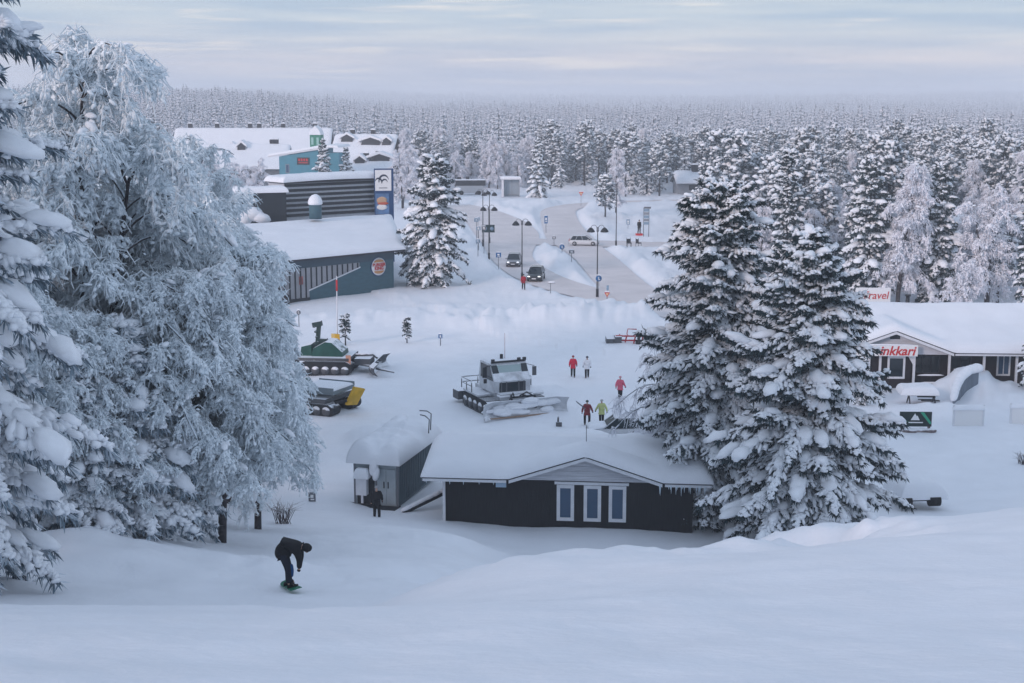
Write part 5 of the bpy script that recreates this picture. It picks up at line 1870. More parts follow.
# T-shaped snow pole by the black car, with snow on it
b = ground(550.5, 298)
t = thing('snow_pole', 'thin grey post with a snow-capped crossbar, right of the black car', 'post', (b.x, b.y, 0))
part('post', M_metal, t, lambda g: path(g, [(0, 0, 0), (0, 0, 1.65)], 0.04, 0.04, 6))
part('crossbar', M_metal, t, lambda g: box(g, (0.12, 0, 1.68), (0.75, 0.06, 0.07)))
g = Geo()
blobs(g, [(0.12, 0, 1.75)], [(1, 0, 0)], [(0.42, 0.10, 0.13)], ICO2, 0, np.random.default_rng(1), 0.1)
g.build('snow_strip', M_snow, t)

# info tower with a figure-like statue on a red plinth, half hidden by the spruce
b = ground(646, 238)
t = thing('info_tower', 'narrow grey info tower with stacked plates, left of the big spruce top', 'sign', (b.x, b.y, 0))
zt_ = at(646, 208, b.y).z
part('post', M_metal, t, lambda g: [path(g, [(x, 0, 0), (x, 0, zt_)], 0.06, 0.06, 6) for x in (-0.42, 0.42)])
for k in range(5):
    part('plate', M_panel if k % 2 else M_spale, t, lambda g: box(g, (0, -0.05, zt_ - 0.35 - 0.52 * k), (0.85, 0.06, 0.42)))
part('top_plate', M_metal, t, lambda g: box(g, (0.15, -0.05, zt_ + 0.05), (1.1, 0.08, 0.28)))

# bus shelter at the far road
b = ground(510, 197)
t = thing('bus_shelter', 'pale glazed bus shelter with a white roof, beside the far spruce', 'bus shelter', (b.x, b.y, 0))
zt_ = at(510, 178.5, b.y).z
M_shg = mat('shelter_glass', (0.30, 0.36, 0.41), 0.2)
part('glass_wall', M_shg, t, lambda g: box(g, (0.35, 0.9, zt_ / 2 - 0.1), (3.6, 0.10, zt_ - 0.3)))
part('side_wall', M_white, t, lambda g: box(g, (-1.65, 0.2, zt_ / 2 - 0.1), (0.5, 1.6, zt_ - 0.3)))
part('post', M_panel, t, lambda g: [box(g, (x, 0.83, zt_ / 2 - 0.1), (0.10, 0.12, zt_ - 0.3)) for x in (0.4, )])
part('post', M_panel, t, lambda g: box(g, (2.1, 0.2, zt_ / 2 - 0.1), (0.14, 1.5, zt_ - 0.3)))
part('roof', M_white, t, lambda g: box(g, (0.15, 0.3, zt_ - 0.1), (4.6, 2.3, 0.22)))
snow_cap(t, lambda X, Y: zt_ + 0.02 + 0 * X, -2.2, 2.5, -0.9, 1.5, 0.45, 10, 0.4, 2)
part('bench', M_panel, t, lambda g: box(g, (0.4, 0.5, 0.5), (2.4, 0.4, 0.08)))

# two dark chairs in the snow by the crossing
for px, py, rz, lab in ((629, 251, 0.2, 'dark chair standing in the snow left of the big spruce'), (638.5, 248, 2.2, 'dark chair turned aside, half hidden by the big spruce')):
    b = ground(px, py)
    t = thing('chair', lab, 'chair', (b.x, b.y, hz(b.x, b.y)), rz, 'dark chairs by the crossing')
    part('seat', M_dark_metal, t, lambda g: box(g, (0, 0, 0.75), (0.62, 0.55, 0.14)))
    part('backrest', M_dark_metal, t, lambda g: box(g, (0, 0.28, 1.05), (0.62, 0.08, 0.55)))
    for sx in (-0.3, 0.3):
        part('leg', M_dark_metal, t, lambda g: path(g, [(sx, -0.25, 0), (sx, -0.25, 0.75)], 0.04, 0.04, 5))
        part('leg', M_dark_metal, t, lambda g: path(g, [(sx, 0.28, 0), (sx, 0.28, 1.5)], 0.04, 0.03, 5))

# marker pole with red and white top and yellow pad
b = ground(337.5, 344)
t = thing('marker_pole', 'slim white pole with red band on top, standing in front of the restaurant', 'pole', (b.x, b.y, 0))
zt_ = at(338, 276, b.y).z
part('pole', M_white, t, lambda g: path(g, [(0, 0, 0), (0.05, 0, zt_)], 0.06, 0.045, 8))
part('red_band', M_red, t, lambda g: path(g, [(0.045, 0, zt_ - 1.35), (0.05, 0, zt_ - 0.35)], 0.085, 0.085, 8))
t = thing('crash_pad', 'yellow crash pad hung at the foot of the white marker pole', 'pad', (b.x, b.y - 0.15, 0))
part('pad', M_gyellow, t, lambda g: (box(g, (0.02, 0, 0.45), (0.42, 0.22, 0.95)), ))
part('flap', mat('pad_pale_yellow', (0.62, 0.45, 0.16), 0.6), t, lambda g: box(g, (-0.30, 0, 0.75), (0.45, 0.12, 0.45)))
sign('small round dark sign on a reddish post near the edge of the frosted wood', 299, 327, 309, 'round', 0.42, M_metal)
sign('small blue sign on a thin post alone in the white field', 440.5, 346, 333.5, 'square', 0.36, M_sblue, 0.36)
sign('white notice board with dark picture low by the frosted birches', 312.5, 512, 500.5, 'square', 0.38, M_metal, 0.5, nm='notice_board')
b = ground(558, 426)
t = thing('snow_stake', 'short grey stake beside the groomer, plastered with snow', 'stake', (b.x, b.y, hz(b.x, b.y)))
part('stake', M_dusted, t, lambda g: path(g, [(0, 0, 0), (0.02, 0, 0.95)], 0.09, 0.05, 6))
part('foot', M_dusted, t, lambda g: box(g, (0.06, 0, 0.15), (0.4, 0.3, 0.3)))
b = ground(288, 303)
t = thing('litter_bin', 'dark litter bin with snow on its lid at the left corner of the restaurant front', 'bin', (b.x, b.y - 1.0, 0))
part('bin', M_dark_metal, t, lambda g: cyl(g, (0, 0, 0), 0.32, 0.95, 14, 0, 0.36))
part('lid', M_dark_metal, t, lambda g: cyl(g, (0, 0, 0.95), 0.38, 0.12, 14, 0, 0.2))
b = ground(396, 291)
t = thing('bike_rack', 'small dark wire stand at the right corner of the restaurant', 'rack', (b.x + 1.2, b.y + 1, 0))
part('hoop', M_dark_metal, t, lambda g: path(g, [(0, 0, 0), (0, 0, 1.3), (0.9, 0, 1.3), (0.9, 0, 0)], 0.04, 0.04, 6))
part('bar', M_dark_metal, t, lambda g: path(g, [(0, 0, 0.7), (0.9, 0, 0.7)], 0.03, 0.03, 6))

# billboard by the grill
b = ground(915, 432)
t = thing('billboard', 'dark green banner board with a pale mountain emblem below the grill terrace', 'sign', (b.x, b.y, hz(b.x, b.y)), R(-2))
bo = part('board', mat('banner_green', (0.008, 0.022, 0.022), 0.4), t, lambda g: box(g, (0, 0, 0.86), (2.12, 0.08, 1.0)))
part('stripe', mat('banner_stripe', (0.03, 0.34, 0.20), 0.4), bo, lambda g: prism(g, [(0.28, 1.34), (0.52, 1.34), (1.02, 0.66), (1.02, 0.55), (0.92, 0.55)], -0.052, -0.044))
part('stripe', mat('banner_stripe_dim', (0.02, 0.12, 0.07), 0.4), bo, lambda g: prism(g, [(-1.04, 1.0), (-1.04, 0.93), (-0.3, 0.55), (-0.2, 0.55)], -0.052, -0.044))
part('emblem', M_board_white, bo, lambda g: (prism(g, [(-0.34, 0.80), (-0.06, 1.26), (0.05, 1.06), (0.10, 1.12), (0.26, 0.80)], -0.056, -0.045)))
part('emblem_line', M_board_white, bo, lambda g: box(g, (0, -0.05, 0.64), (0.95, 0.02, 0.07)))
part('foot', mat('foot_brown', (0.10, 0.075, 0.075), 0.8, noise=0.4), t, lambda g: [box(g, (x, 0.02, 0.18), (0.12, 0.3, 0.4)) for x in (-0.9, 0.9)])
part('rubble', mat('rubble', (0.20, 0.16, 0.16), 0.9, noise=0.5, nscale=6, snow=(0.3, 0.6, 4, SNOWC)), t, lambda g: blobs(g, [(-1.1, 0, 0.05), (-0.4, -0.1, 0.02), (0.3, 0, 0.05), (0.9, -0.05, 0.03)], [(1, 0, 0)] * 4, [(0.55, 0.25, 0.22)] * 4, ICO2, 0, np.random.default_rng(1), 0.3))
for px, py, lab in ((921, 405, 'snow-laden picnic table in front of the grill porch'),):
    b = ground(px, py)
    t = thing('picnic_table', lab, 'table', (b.x, b.y, hz(b.x, b.y) - 0.1), R(-4))
    part('tabletop', M_trim, t, lambda g: box(g, (0, 0, 0.75), (2.2, 0.8, 0.06)))
    for sy in (-0.7, 0.7):
        part('bench', M_trim, t, lambda g: (box(g, (0.5, sy, 0.45), (1.3, 0.28, 0.06)), box(g, (0.5, sy - 0.05, 0.25), (1.2, 0.06, 0.06))))
    for sx in (-0.9, 0.9):
        part('leg', M_trim, t, lambda g: (path(g, [(sx, -0.6, 0), (sx, 0, 0.75)], 0.05, 0.05, 5), path(g, [(sx, 0.6, 0), (sx, 0, 0.75)], 0.05, 0.05, 5)))
    snow_cap(t, lambda X, Y: 0.78 + 0 * X, -1.55, 1.2, -0.5, 1.6, 0.55, 12, 0.4, 3, 'snow_load', rough=0.15)
# curved plank wall with snow on it
b = ground(957, 408)
t = thing('plank_wall', 'curved plank wall capped by a thick roll of snow at the grill entrance', 'wall', (b.x, b.y, hz(b.x, b.y) - 0.2), 0.0)
P = np.array([(-0.35, 0.0), (0.1, 1.0), (0.7, 1.9), (1.5, 2.7), (2.4, 3.2)])
hts = np.array([0.7, 1.25, 1.75, 2.05, 2.15])
g = Geo()
V, F = [], []
Q = np.stack([np.interp(np.linspace(0, 4, 33), range(5), P[:, k]) for k in (0, 1)], 1)
hh = np.interp(np.linspace(0, 4, 33), range(5), hts)
for (x, y), h_ in zip(Q, hh):
    V += [(x, y, 0), (x, y, h_), (x + 0.12, y - 0.04 + 0.1, h_), (x + 0.12, y + 0.06, 0)]
for i in range(32):
    for k in range(4):
        j = (k + 1) % 4
        F.append((i * 4 + k, i * 4 + 4 + k, i * 4 + 4 + j, i * 4 + j))
g.poly(V, F + [(0, 1, 2, 3), (131, 130, 129, 128)], 0, False)
g.build('planks', mat('weathered_planks', (0.17, 0.20, 0.24), 0.7, noise=0.3, nscale=2, stretch=(5, 5, 0.5)), t)
g = Geo()
Qm = np.concatenate([Q, hh[:, None]], 1)[::3]
blobs(g, Qm + np.array([0.1, 0.05, 0.08]), np.gradient(Qm, axis=0), np.stack([np.full(len(Qm), 0.55), np.linspace(0.28, 0.48, len(Qm)), np.linspace(0.25, 0.40, len(Qm))], 1), ICO3, 0, np.random.default_rng(2), 0.03, 0.7)
g.build('snow_roll', M_snow, t)
for px, py, w_, lab in ((968, 426, 2.0, 'low white board fence under snow right of the green banner'), (1022, 424, 1.6, 'low white board fence cut by the picture edge below the grill')):
    b = ground(px, py)
    t = thing('board_fence', lab, 'fence', (b.x, b.y, hz(b.x, b.y) - 0.1))
    part('boards', M_board_white, t, lambda g: box(g, (0, 0, 0.6), (w_, 0.07, 1.3)))
    part('post', M_white, t, lambda g: box(g, (w_ / 2, 0, 0.75), (0.12, 0.14, 1.6)))
    part('post', M_white, t, lambda g: box(g, (-w_ / 2, 0, 0.75), (0.12, 0.14, 1.6)))
    snow_cap(t, lambda X, Y: 1.25 + 0 * X, -w_ / 2 - 0.08, w_ / 2 + 0.08, -0.16, 0.2, 0.28, 8, 0.15, 2, 'snow_strip')

# ------------------------------------------------------------------ people
M_skin = mat('skin', (0.50, 0.32, 0.25), 0.6)


def skinned(name, joints, edges, rad, m_, parent, sub=2, root=0):
    me = bpy.data.meshes.new(name)
    me.from_pydata([tuple(j) for j in joints], edges, [])
    o = bpy.data.objects.new(name, me)
    COL.objects.link(o)
    md = o.modifiers.new('skin', 'SKIN')
    md.use_smooth_shade = True
    sv = me.skin_vertices[0].data
    for i, r_ in enumerate(rad):
        sv[i].radius = r_ if isinstance(r_, tuple) else (r_, r_)
        sv[i].use_root = (i == root)
    o.modifiers.new('sub', 'SUBSURF').levels = sub
    dg = bpy.context.evaluated_depsgraph_get()
    m2 = bpy.data.meshes.new_from_object(o.evaluated_get(dg))
    m2.name = name
    bpy.data.objects.remove(o)
    for p_ in m2.polygons:
        p_.use_smooth = True
    m2.materials.clear()
    m2.materials.append(m_)
    o2 = bpy.data.objects.new(name, m2)
    COL.objects.link(o2)
    o2.parent = parent
    return o2


def figure(label, loc, rz, jacket, trousers, hat, step=0.18, swing=0.2, arm_out=0.05, bend=0.0, elbow=0.15, s=1.0, knit=None, hood=False, walk=1, name='person', legs_apart=0.10):
    """standing or walking person facing -y: one body mesh with clothes over it"""
    t_ = thing(name, label, 'person', loc, rz)
    t_.scale = (s, s, s)
    hipz, bz = 0.93, bend
    J = {}
    J['pelvis'] = (0, 0, hipz)
    J['waist'] = (0, -0.05 * bz, hipz + 0.18)
    J['chest'] = (0, -0.30 * bz, hipz + 0.40 - 0.05 * bz)
    J['neck'] = (0, -0.42 * bz, hipz + 0.56 - 0.10 * bz)
    J['head'] = (0, -0.50 * bz - 0.02, hipz + 0.70 - 0.12 * bz)
    J['crown'] = (0, -0.52 * bz, hipz + 0.80 - 0.12 * bz)
    J['nose'] = (0, -0.52 * bz - 0.12, hipz + 0.69 - 0.12 * bz)
    for k, sx in (('l', -1), ('r', 1)):
        sg = sx * walk
        J['sh' + k] = (sx * 0.19, -0.36 * bz, hipz + 0.49 - 0.07 * bz)
        J['el' + k] = (sx * (0.24 + arm_out * 0.6), -0.36 * bz + sg * swing * 0.5 + 0.02, hipz + 0.22 - 0.1 * bz)
        J['ha' + k] = (sx * (0.24 + arm_out), -0.38 * bz + sg * swing * 1.0 - elbow, hipz - 0.01 - 0.1 * bz)
        J['fi' + k] = (sx * (0.235 + arm_out), -0.40 * bz + sg * swing * 1.1 - elbow - 0.03, hipz - 0.11 - 0.1 * bz)
        J['hip' + k] = (sx * legs_apart, 0, hipz - 0.06)
        J['kn' + k] = (sx * (legs_apart + 0.01), -sg * step * 0.55 - 0.03, 0.49)
        J['an' + k] = (sx * (legs_apart + 0.015), -sg * step * 1.0 + (0.06 if sg * step < 0 else 0), 0.09)
        J['to' + k] = (sx * (legs_apart + 0.03), -sg * step * 1.0 - 0.15 + (0.06 if sg * step < 0 else 0), 0.05)

    def net(keys, E, Rd, nm, m_, par, root=None):
        ix = {k: i for i, k in enumerate(keys)}
        return skinned(nm, [J[k] for k in keys], [(ix[a], ix[b]) for a, b in E], [Rd[k] for k in keys], m_, par, 2, ix[root or keys[0]])
    arms = [('chest', 'shl'), ('shl', 'ell'), ('ell', 'hal'), ('chest', 'shr'), ('shr', 'elr'), ('elr', 'har')]
    legs = [('pelvis', 'hipl'), ('hipl', 'knl'), ('knl', 'anl'), ('pelvis', 'hipr'), ('hipr', 'knr'), ('knr', 'anr')]
    body = net(['pelvis', 'waist', 'chest', 'neck', 'head', 'crown', 'nose', 'shl', 'ell', 'hal', 'fil', 'shr', 'elr', 'har', 'fir', 'hipl', 'knl', 'anl', 'tol', 'hipr', 'knr', 'anr', 'tor'],
               [('pelvis', 'waist'), ('waist', 'chest'), ('chest', 'neck'), ('neck', 'head'), ('head', 'crown'), ('head', 'nose')] + arms + [('hal', 'fil'), ('har', 'fir')] + legs + [('anl', 'tol'), ('anr', 'tor')],
               dict(pelvis=(0.13, 0.10), waist=(0.12, 0.09), chest=(0.14, 0.10), neck=0.055, head=(0.085, 0.10), crown=(0.065, 0.07), nose=0.02, shl=0.06, ell=0.045, hal=0.035, fil=0.03, shr=0.06, elr=0.045, har=0.035, fir=0.03,
                    hipl=0.085, knl=0.06, anl=0.04, tol=0.035, hipr=0.085, knr=0.06, anr=0.04, tor=0.035), 'body', M_skin, t_)
    J['hem'] = (0, 0.0, hipz - 0.17)
    net(['hem', 'pelvis', 'waist', 'chest', 'neck', 'shl', 'ell', 'hal', 'shr', 'elr', 'har'],
        [('hem', 'pelvis'), ('pelvis', 'waist'), ('waist', 'chest'), ('chest', 'neck')] + arms,
        dict(hem=(0.215, 0.165), pelvis=(0.21, 0.16), waist=(0.19, 0.145), chest=(0.20, 0.15), neck=0.085, shl=0.098, ell=0.078, hal=0.060, shr=0.098, elr=0.078, har=0.060), 'jacket', jacket, t_, 'pelvis')
    net(['pelvis', 'hipl', 'knl', 'anl', 'hipr', 'knr', 'anr'], legs,
        dict(pelvis=(0.13, 0.10), hipl=0.112, knl=0.090, anl=0.078, hipr=0.112, knr=0.090, anr=0.078), 'trousers', trousers, t_)
    for k in 'lr':
        bo_ = skinned('boot', [J['an' + k], J['to' + k]], [(0, 1)], [0.072, 0.058], M_tyre, t_, 2)
        skinned('glove', [J['ha' + k], J['fi' + k]], [(0, 1)], [0.052, 0.050], knit or M_tyre, t_, 2)
    g_ = Geo()
    hd = J['head']
    blobs(g_, [(hd[0], hd[1] + 0.02, hd[2] + 0.055)], [(1, 0, 0)], [(0.112, 0.128, 0.105)], ICO2, 0, None, 0, 0.45 if not hood else 1.5)
    g_.build('hat', hat, t_)
    return t_


def cloth(n, c):
    return mat('cloth_' + n, c, 0.85, noise=0.15, nscale=8)


def gp(px, py):
    b_ = ground(px, py)
    b_.z = hz(b_.x, b_.y) - 0.02
    return b_


c_black = cloth('black', (0.012, 0.013, 0.016))
figure('person in a red jacket walking alone near the black car', gp(523.5, 294), R(5), cloth('red', (0.36, 0.02, 0.035)), c_black, c_black)
figure('person in a bright red jacket and black trousers walking beside the one in white', gp(573, 377), R(176), cloth('bright_red', (0.62, 0.03, 0.07)), c_black, cloth('dark_red', (0.25, 0.02, 0.03)), swing=0.12)
figure('person in a white jacket and black trousers walking beside the one in red', gp(587, 377.5), R(183), cloth('white', (0.74, 0.76, 0.80)), c_black, cloth('navy', (0.02, 0.025, 0.05)), swing=0.1, walk=-1)
figure('person in a pink jacket walking alone towards the big spruce', gp(620, 400), R(160), cloth('pink', (0.62, 0.12, 0.19)), c_black, cloth('pale_pink', (0.6, 0.30, 0.35)), swing=0.25)
w = figure('person in a dark red jacket carrying skis over the shoulder, legs apart', gp(587, 425), R(170), cloth('wine', (0.20, 0.025, 0.035)), c_black, cloth('dark_green', (0.02, 0.05, 0.04)), legs_apart=0.15, arm_out=0.10, step=0.1)
for k in (-0.05, 0.05):
    pass
sk = thing('skis', 'pair of dark skis resting on the shoulder of the walker in dark red', 'skis', (w.location.x, w.location.y, w.location.z), R(170))
for k in (0.0, 0.07):
    g = Geo()
    path(g, [(0.10, 0.05 + k, 1.20), (0.62, 0.12 + k, 1.60), (0.74, 0.14 + k, 1.72)], [0.035, 0.035, 0.02], None, 6)
    g.build('ski', M_metal, sk)
figure('person in a pale yellow jacket with a knitted hat, walking beside the one with skis', gp(601.5, 423.5), R(186), cloth('lime', (0.52, 0.58, 0.24)), c_black, cloth('hat_pale', (0.40, 0.42, 0.42)), swing=0.25, arm_out=0.12, walk=-1)
pl = ground(377, 519, 0.5)
figure('person in black with a grey cap standing in front of the grey container', (pl.x, pl.y, hz(pl.x, pl.y) - 0.12), R(10), c_black, c_black, cloth('hat_grey', (0.28, 0.29, 0.31)), arm_out=0.06, elbow=0.05, step=0.05)
b = ground(639, 237)
t = figure('dark figure standing on a red plinth next to the info tower', (b.x, b.y, 0.55), R(20), c_black, c_black, c_black, step=0.05, s=1.25)
b2 = thing('plinth', 'low red plinth under the dark figure by the info tower', 'plinth', (b.x, b.y, 0.0))
part('block', M_red, b2, lambda g: box(g, (0, 0, 0.3), (1.1, 0.9, 0.55)))
part('slab', M_red, b2, lambda g: box(g, (0, 0, 0.05), (1.4, 1.1, 0.12)))

# snowboarder bent forward on the piste
q = hit(291, 591, 27)
print('SNOWBOARDER', q)
sx_, sy_ = q.x, q.y
sz_ = hz(sx_, sy_)
slope = (hz(sx_, sy_ + 0.6) - hz(sx_, sy_ - 0.6)) / 1.2
bdir = np.array([0.36, -0.93])
t = thing('person', 'snowboarder in black bending deep forward over a green board on the piste', 'person', (sx_, sy_, sz_ + 0.14), 0.0)
J = dict(pelvis=(-0.20, 0.03, 0.93), waist=(-0.10, 0.03, 1.05), chest=(0.13, 0.02, 1.08), neck=(0.30, 0.0, 1.05), head=(0.42, -0.01, 0.99), crown=(0.51, -0.01, 0.95), nose=(0.43, -0.01, 0.87),
         shl=(0.20, 0.19, 1.02), ell=(0.25, 0.20, 0.74), hal=(0.22, 0.12, 0.52), fil=(0.20, 0.10, 0.43), shr=(0.20, -0.17, 1.00), elr=(0.27, -0.18, 0.72), har=(0.24, -0.12, 0.49), fir=(0.22, -0.1, 0.40),
         hipl=(-0.18, 0.11, 0.86), knl=(-0.08, 0.17, 0.47), anl=(-0.08, 0.20, 0.05), tol=(0.06, 0.20, 0.03), hipr=(-0.18, -0.06, 0.86), knr=(-0.02, -0.13, 0.47), anr=(-0.02, -0.21, 0.11), tor=(0.12, -0.22, 0.08))


def net2(keys, E, Rd, nm, m_):
    ix = {k: i for i, k in enumerate(keys)}
    return skinned(nm, [J[k] for k in keys], [(ix[a], ix[b_]) for a, b_ in E], [Rd[k] for k in keys], m_, t, 2, 0)


arms = [('chest', 'shl'), ('shl', 'ell'), ('ell', 'hal'), ('chest', 'shr'), ('shr', 'elr'), ('elr', 'har')]
legs = [('pelvis', 'hipl'), ('hipl', 'knl'), ('knl', 'anl'), ('pelvis', 'hipr'), ('hipr', 'knr'), ('knr', 'anr')]
net2(list(J), [('pelvis', 'waist'), ('waist', 'chest'), ('chest', 'neck'), ('neck', 'head'), ('head', 'crown'), ('head', 'nose')] + arms + [('hal', 'fil'), ('har', 'fir')] + legs + [('anl', 'tol'), ('anr', 'tor')],
     dict(pelvis=0.12, waist=0.11, chest=0.13, neck=0.055, head=0.095, crown=0.07, nose=0.022, shl=0.06, ell=0.045, hal=0.035, fil=0.03, shr=0.06, elr=0.045, har=0.035, fir=0.03,
          hipl=0.085, knl=0.06, anl=0.04, tol=0.035, hipr=0.085, knr=0.06, anr=0.04, tor=0.035), 'body', M_skin)
J['hem'] = (-0.175, 0.03, 0.86)
net2(['pelvis', 'hem', 'waist', 'chest', 'neck', 'shl', 'ell', 'hal', 'shr', 'elr', 'har'], [('pelvis', 'hem'), ('pelvis', 'waist'), ('waist', 'chest'), ('chest', 'neck')] + arms,
     dict(pelvis=0.185, hem=0.15, waist=0.195, chest=0.20, neck=0.10, shl=0.105, ell=0.085, hal=0.065, shr=0.105, elr=0.085, har=0.065), 'jacket', c_black)
net2(['pelvis', 'hipl', 'knl', 'anl', 'hipr', 'knr', 'anr'], legs, dict(pelvis=0.13, hipl=0.125, knl=0.10, anl=0.088, hipr=0.125, knr=0.10, anr=0.088), 'trousers', cloth('dark_navy', (0.012, 0.016, 0.028)))
for k in 'lr':
    skinned('boot', [J['an' + k], J['to' + k]], [(0, 1)], [0.085, 0.07], M_tyre, t, 2)
    skinned('glove', [J['ha' + k], J['fi' + k]], [(0, 1)], [0.055, 0.052], M_tyre, t, 2)
skinned('trouser_stripe', [(0.03, -0.10, 0.62), (0.055, -0.13, 0.46), (0.05, -0.17, 0.28)], [(0, 1), (1, 2)], [0.05, 0.06, 0.05], cloth('blue', (0.01, 0.06, 0.17)), t, 2)
g = Geo()
blobs(g, [(-0.19, 0.02, 0.92)], [(0.5, 0, 1.0)], [(0.25, 0.21, 0.185)], ICO3, 0, None, 0, 1.0)
g.build('jacket_hem', c_black, t)
g = Geo()
blobs(g, [(0.43, -0.01, 1.01)], [(1, 0, -0.3)], [(0.14, 0.12, 0.115)], ICO2, 0, None, 0, 1.0)
g.build('hat', c_black, t)
bd = thing('snowboard', 'green snowboard under the bending snowboarder on the piste', 'snowboard', (sx_, sy_, sz_ + 0.12), 0.0)
g = Geo()
n = 15
V = []
for i in range(n):
    u = -0.78 + 1.56 * i / (n - 1)
    wd = 0.15 * (1 - 0.18 * math.cos(u * 2.0)) * math.sqrt(max(0.0, 1 - (abs(u) / 0.80) ** 8)) + 0.01
    z = 0.16 * max(0, abs(u) - 0.60) ** 1.2 * 2.2 + slope * u * bdir[1]
    cx_, cy_ = u * bdir[0] + 0.0, u * bdir[1]
    sxn, syn = -bdir[1], bdir[0]
    for s_, dz_ in ((-1, 0.0), (1, 0.05), (1, 0.072), (-1, 0.022)):
        V.append((cx_ + sxn * wd * s_, cy_ + syn * wd * s_, z + dz_ - 0.03))
F = []
for i in range(n - 1):
    for k in range(4):
        j = (k + 1) % 4
        F.append((i * 4 + k, i * 4 + j, i * 4 + 4 + j, i * 4 + 4 + k))
g.poly(V, F + [(0, 3, 2, 1), ((n - 1) * 4, (n - 1) * 4 + 1, (n - 1) * 4 + 2, (n - 1) * 4 + 3)], 0, False)
g.build('deck', mat('board_green', (0.01, 0.16, 0.09), 0.4), bd)
for u in (-0.22, 0.22):
    part('binding', M_tyre, bd, lambda g: box(g, (u * bdir[0], u * bdir[1], 0.03 + slope * u * bdir[1]), (0.26, 0.14, 0.08)))

# prototypes are kept as meshes; a tree is an Empty with trunk, crown (and snow) under it
def mesh_of(gg, name, mats):
    me = gg.mesh(name)
    for m_ in mats:
        me.materials.append(m_)
    return me


def plant_tree(name, parts, label, cat, x, y, rz=0.0, s=1.0, sz=None, group=None, dz=-0.15, sub=None):
    root = thing(name, label, cat, (x, y, hz(x, y) + dz), rz, group)
    root.scale = (s, s, sz if sz else s)
    for nm, me in parts:
        o = bpy.data.objects.new(nm, me)
        COL.objects.link(o)
        o.parent = root
    return root


def spruce_parts(seed, *a, needle=None, **k):
    t_, n_, s_ = spruce(seed, *a, **k)
    return [('trunk', mesh_of(t_, 'trunk', [M_bark_dark])), ('crown', mesh_of(n_, 'crown', [needle or M_needle])), ('snow_load', mesh_of(s_, 'snow_load', [M_snow_tree]))]


def birch_parts(seed, *a, frost=None, **k):
    t_, f_, s_ = birch(seed, *a, **k)
    return [('trunk', mesh_of(t_, 'trunk', [M_bark])), ('crown', mesh_of(f_, 'crown', [frost or M_frost])), ('snow_load', mesh_of(s_, 'snow_load', [M_snow_tree]))]


def pine_parts(seed, *a, needle=None, snowm=None, **k):
    t_, c_ = pine(seed, *a, **k)
    return [('trunk', mesh_of(t_, 'trunk', [M_bark_dark])), ('crown', mesh_of(c_, 'crown', [needle or M_needle, snowm or M_snow_tree]))]


def base_xy(px, y):
    """ground place at distance y under picture column px"""
    z = 0.0
    for _ in range(3):
        x = (px - 512) / FPX * (y * CP + (CAM_Z - z) * SP)
        z = hz(x, y)
    return x, y


# --- the two big spruces right of the black hut
x, y = base_xy(716, 72)
plant_tree('snowy_spruce', spruce_parts(11, 17.6, 4.5, step=0.33, nb=9, tw=0.115, snow=0.80, big=0.10, z0=0.05, shape=0.42, thick=1.1, needle_w=0.065, nper=5),
           'tallest snow-laden spruce, rising behind the other one beside the gable of the dark hut', 'tree', x, y)
x, y = base_xy(805, 65)
plant_tree('snowy_spruce', spruce_parts(12, 15.4, 5.0, step=0.33, nb=9, tw=0.115, snow=0.84, big=0.15, z0=0.04, shape=0.62, thick=1.2, needle_w=0.065, nper=5),
           'wide spruce under heavy snow pillows in front of the snowbank, between hut and grill building', 'tree', x, y, 1.0)
x, y = base_xy(664, 75)
plant_tree('frosted_birch', birch_parts(13, 9.5, 3.0, stems=2, limbs=38, secs=10, ters=11, twig=0.018, strand=0.8, frost=M_frost_pink),
           'thin hoarfrosted birch hanging over the right end of the dark hut roof', 'tree', x, y)

# --- the frosted wood on the left
bA = birch_parts(21, 15.5, 4.4, stems=2, z0=0.22, dr=0.9, limbs=84, secs=13, ters=12, twig=0.028, strand=0.85, clump=0.7, fluff=0.75)
bB = birch_parts(22, 14.0, 4.0, stems=3, z0=0.24, dr=0.85, limbs=84, secs=13, ters=12, twig=0.028, strand=0.9, clump=0.7, fluff=0.75)
bC = birch_parts(23, 11.5, 3.3, stems=1, z0=0.22, dr=0.85, limbs=70, secs=13, ters=12, twig=0.026, strand=0.75, clump=0.7, fluff=0.75)
sA = spruce_parts(24, 12.0, 3.4, step=0.30, nb=8, tw=0.10, snow=0.97, big=0.07, thick=1.35, needle=M_needle_frost, needle_w=0.06, nper=4)
sB = spruce_parts(25, 7.5, 2.8, step=0.30, nb=8, tw=0.10, snow=0.97, big=0.08, thick=1.35, needle=M_needle_frost, needle_w=0.06, nper=4)
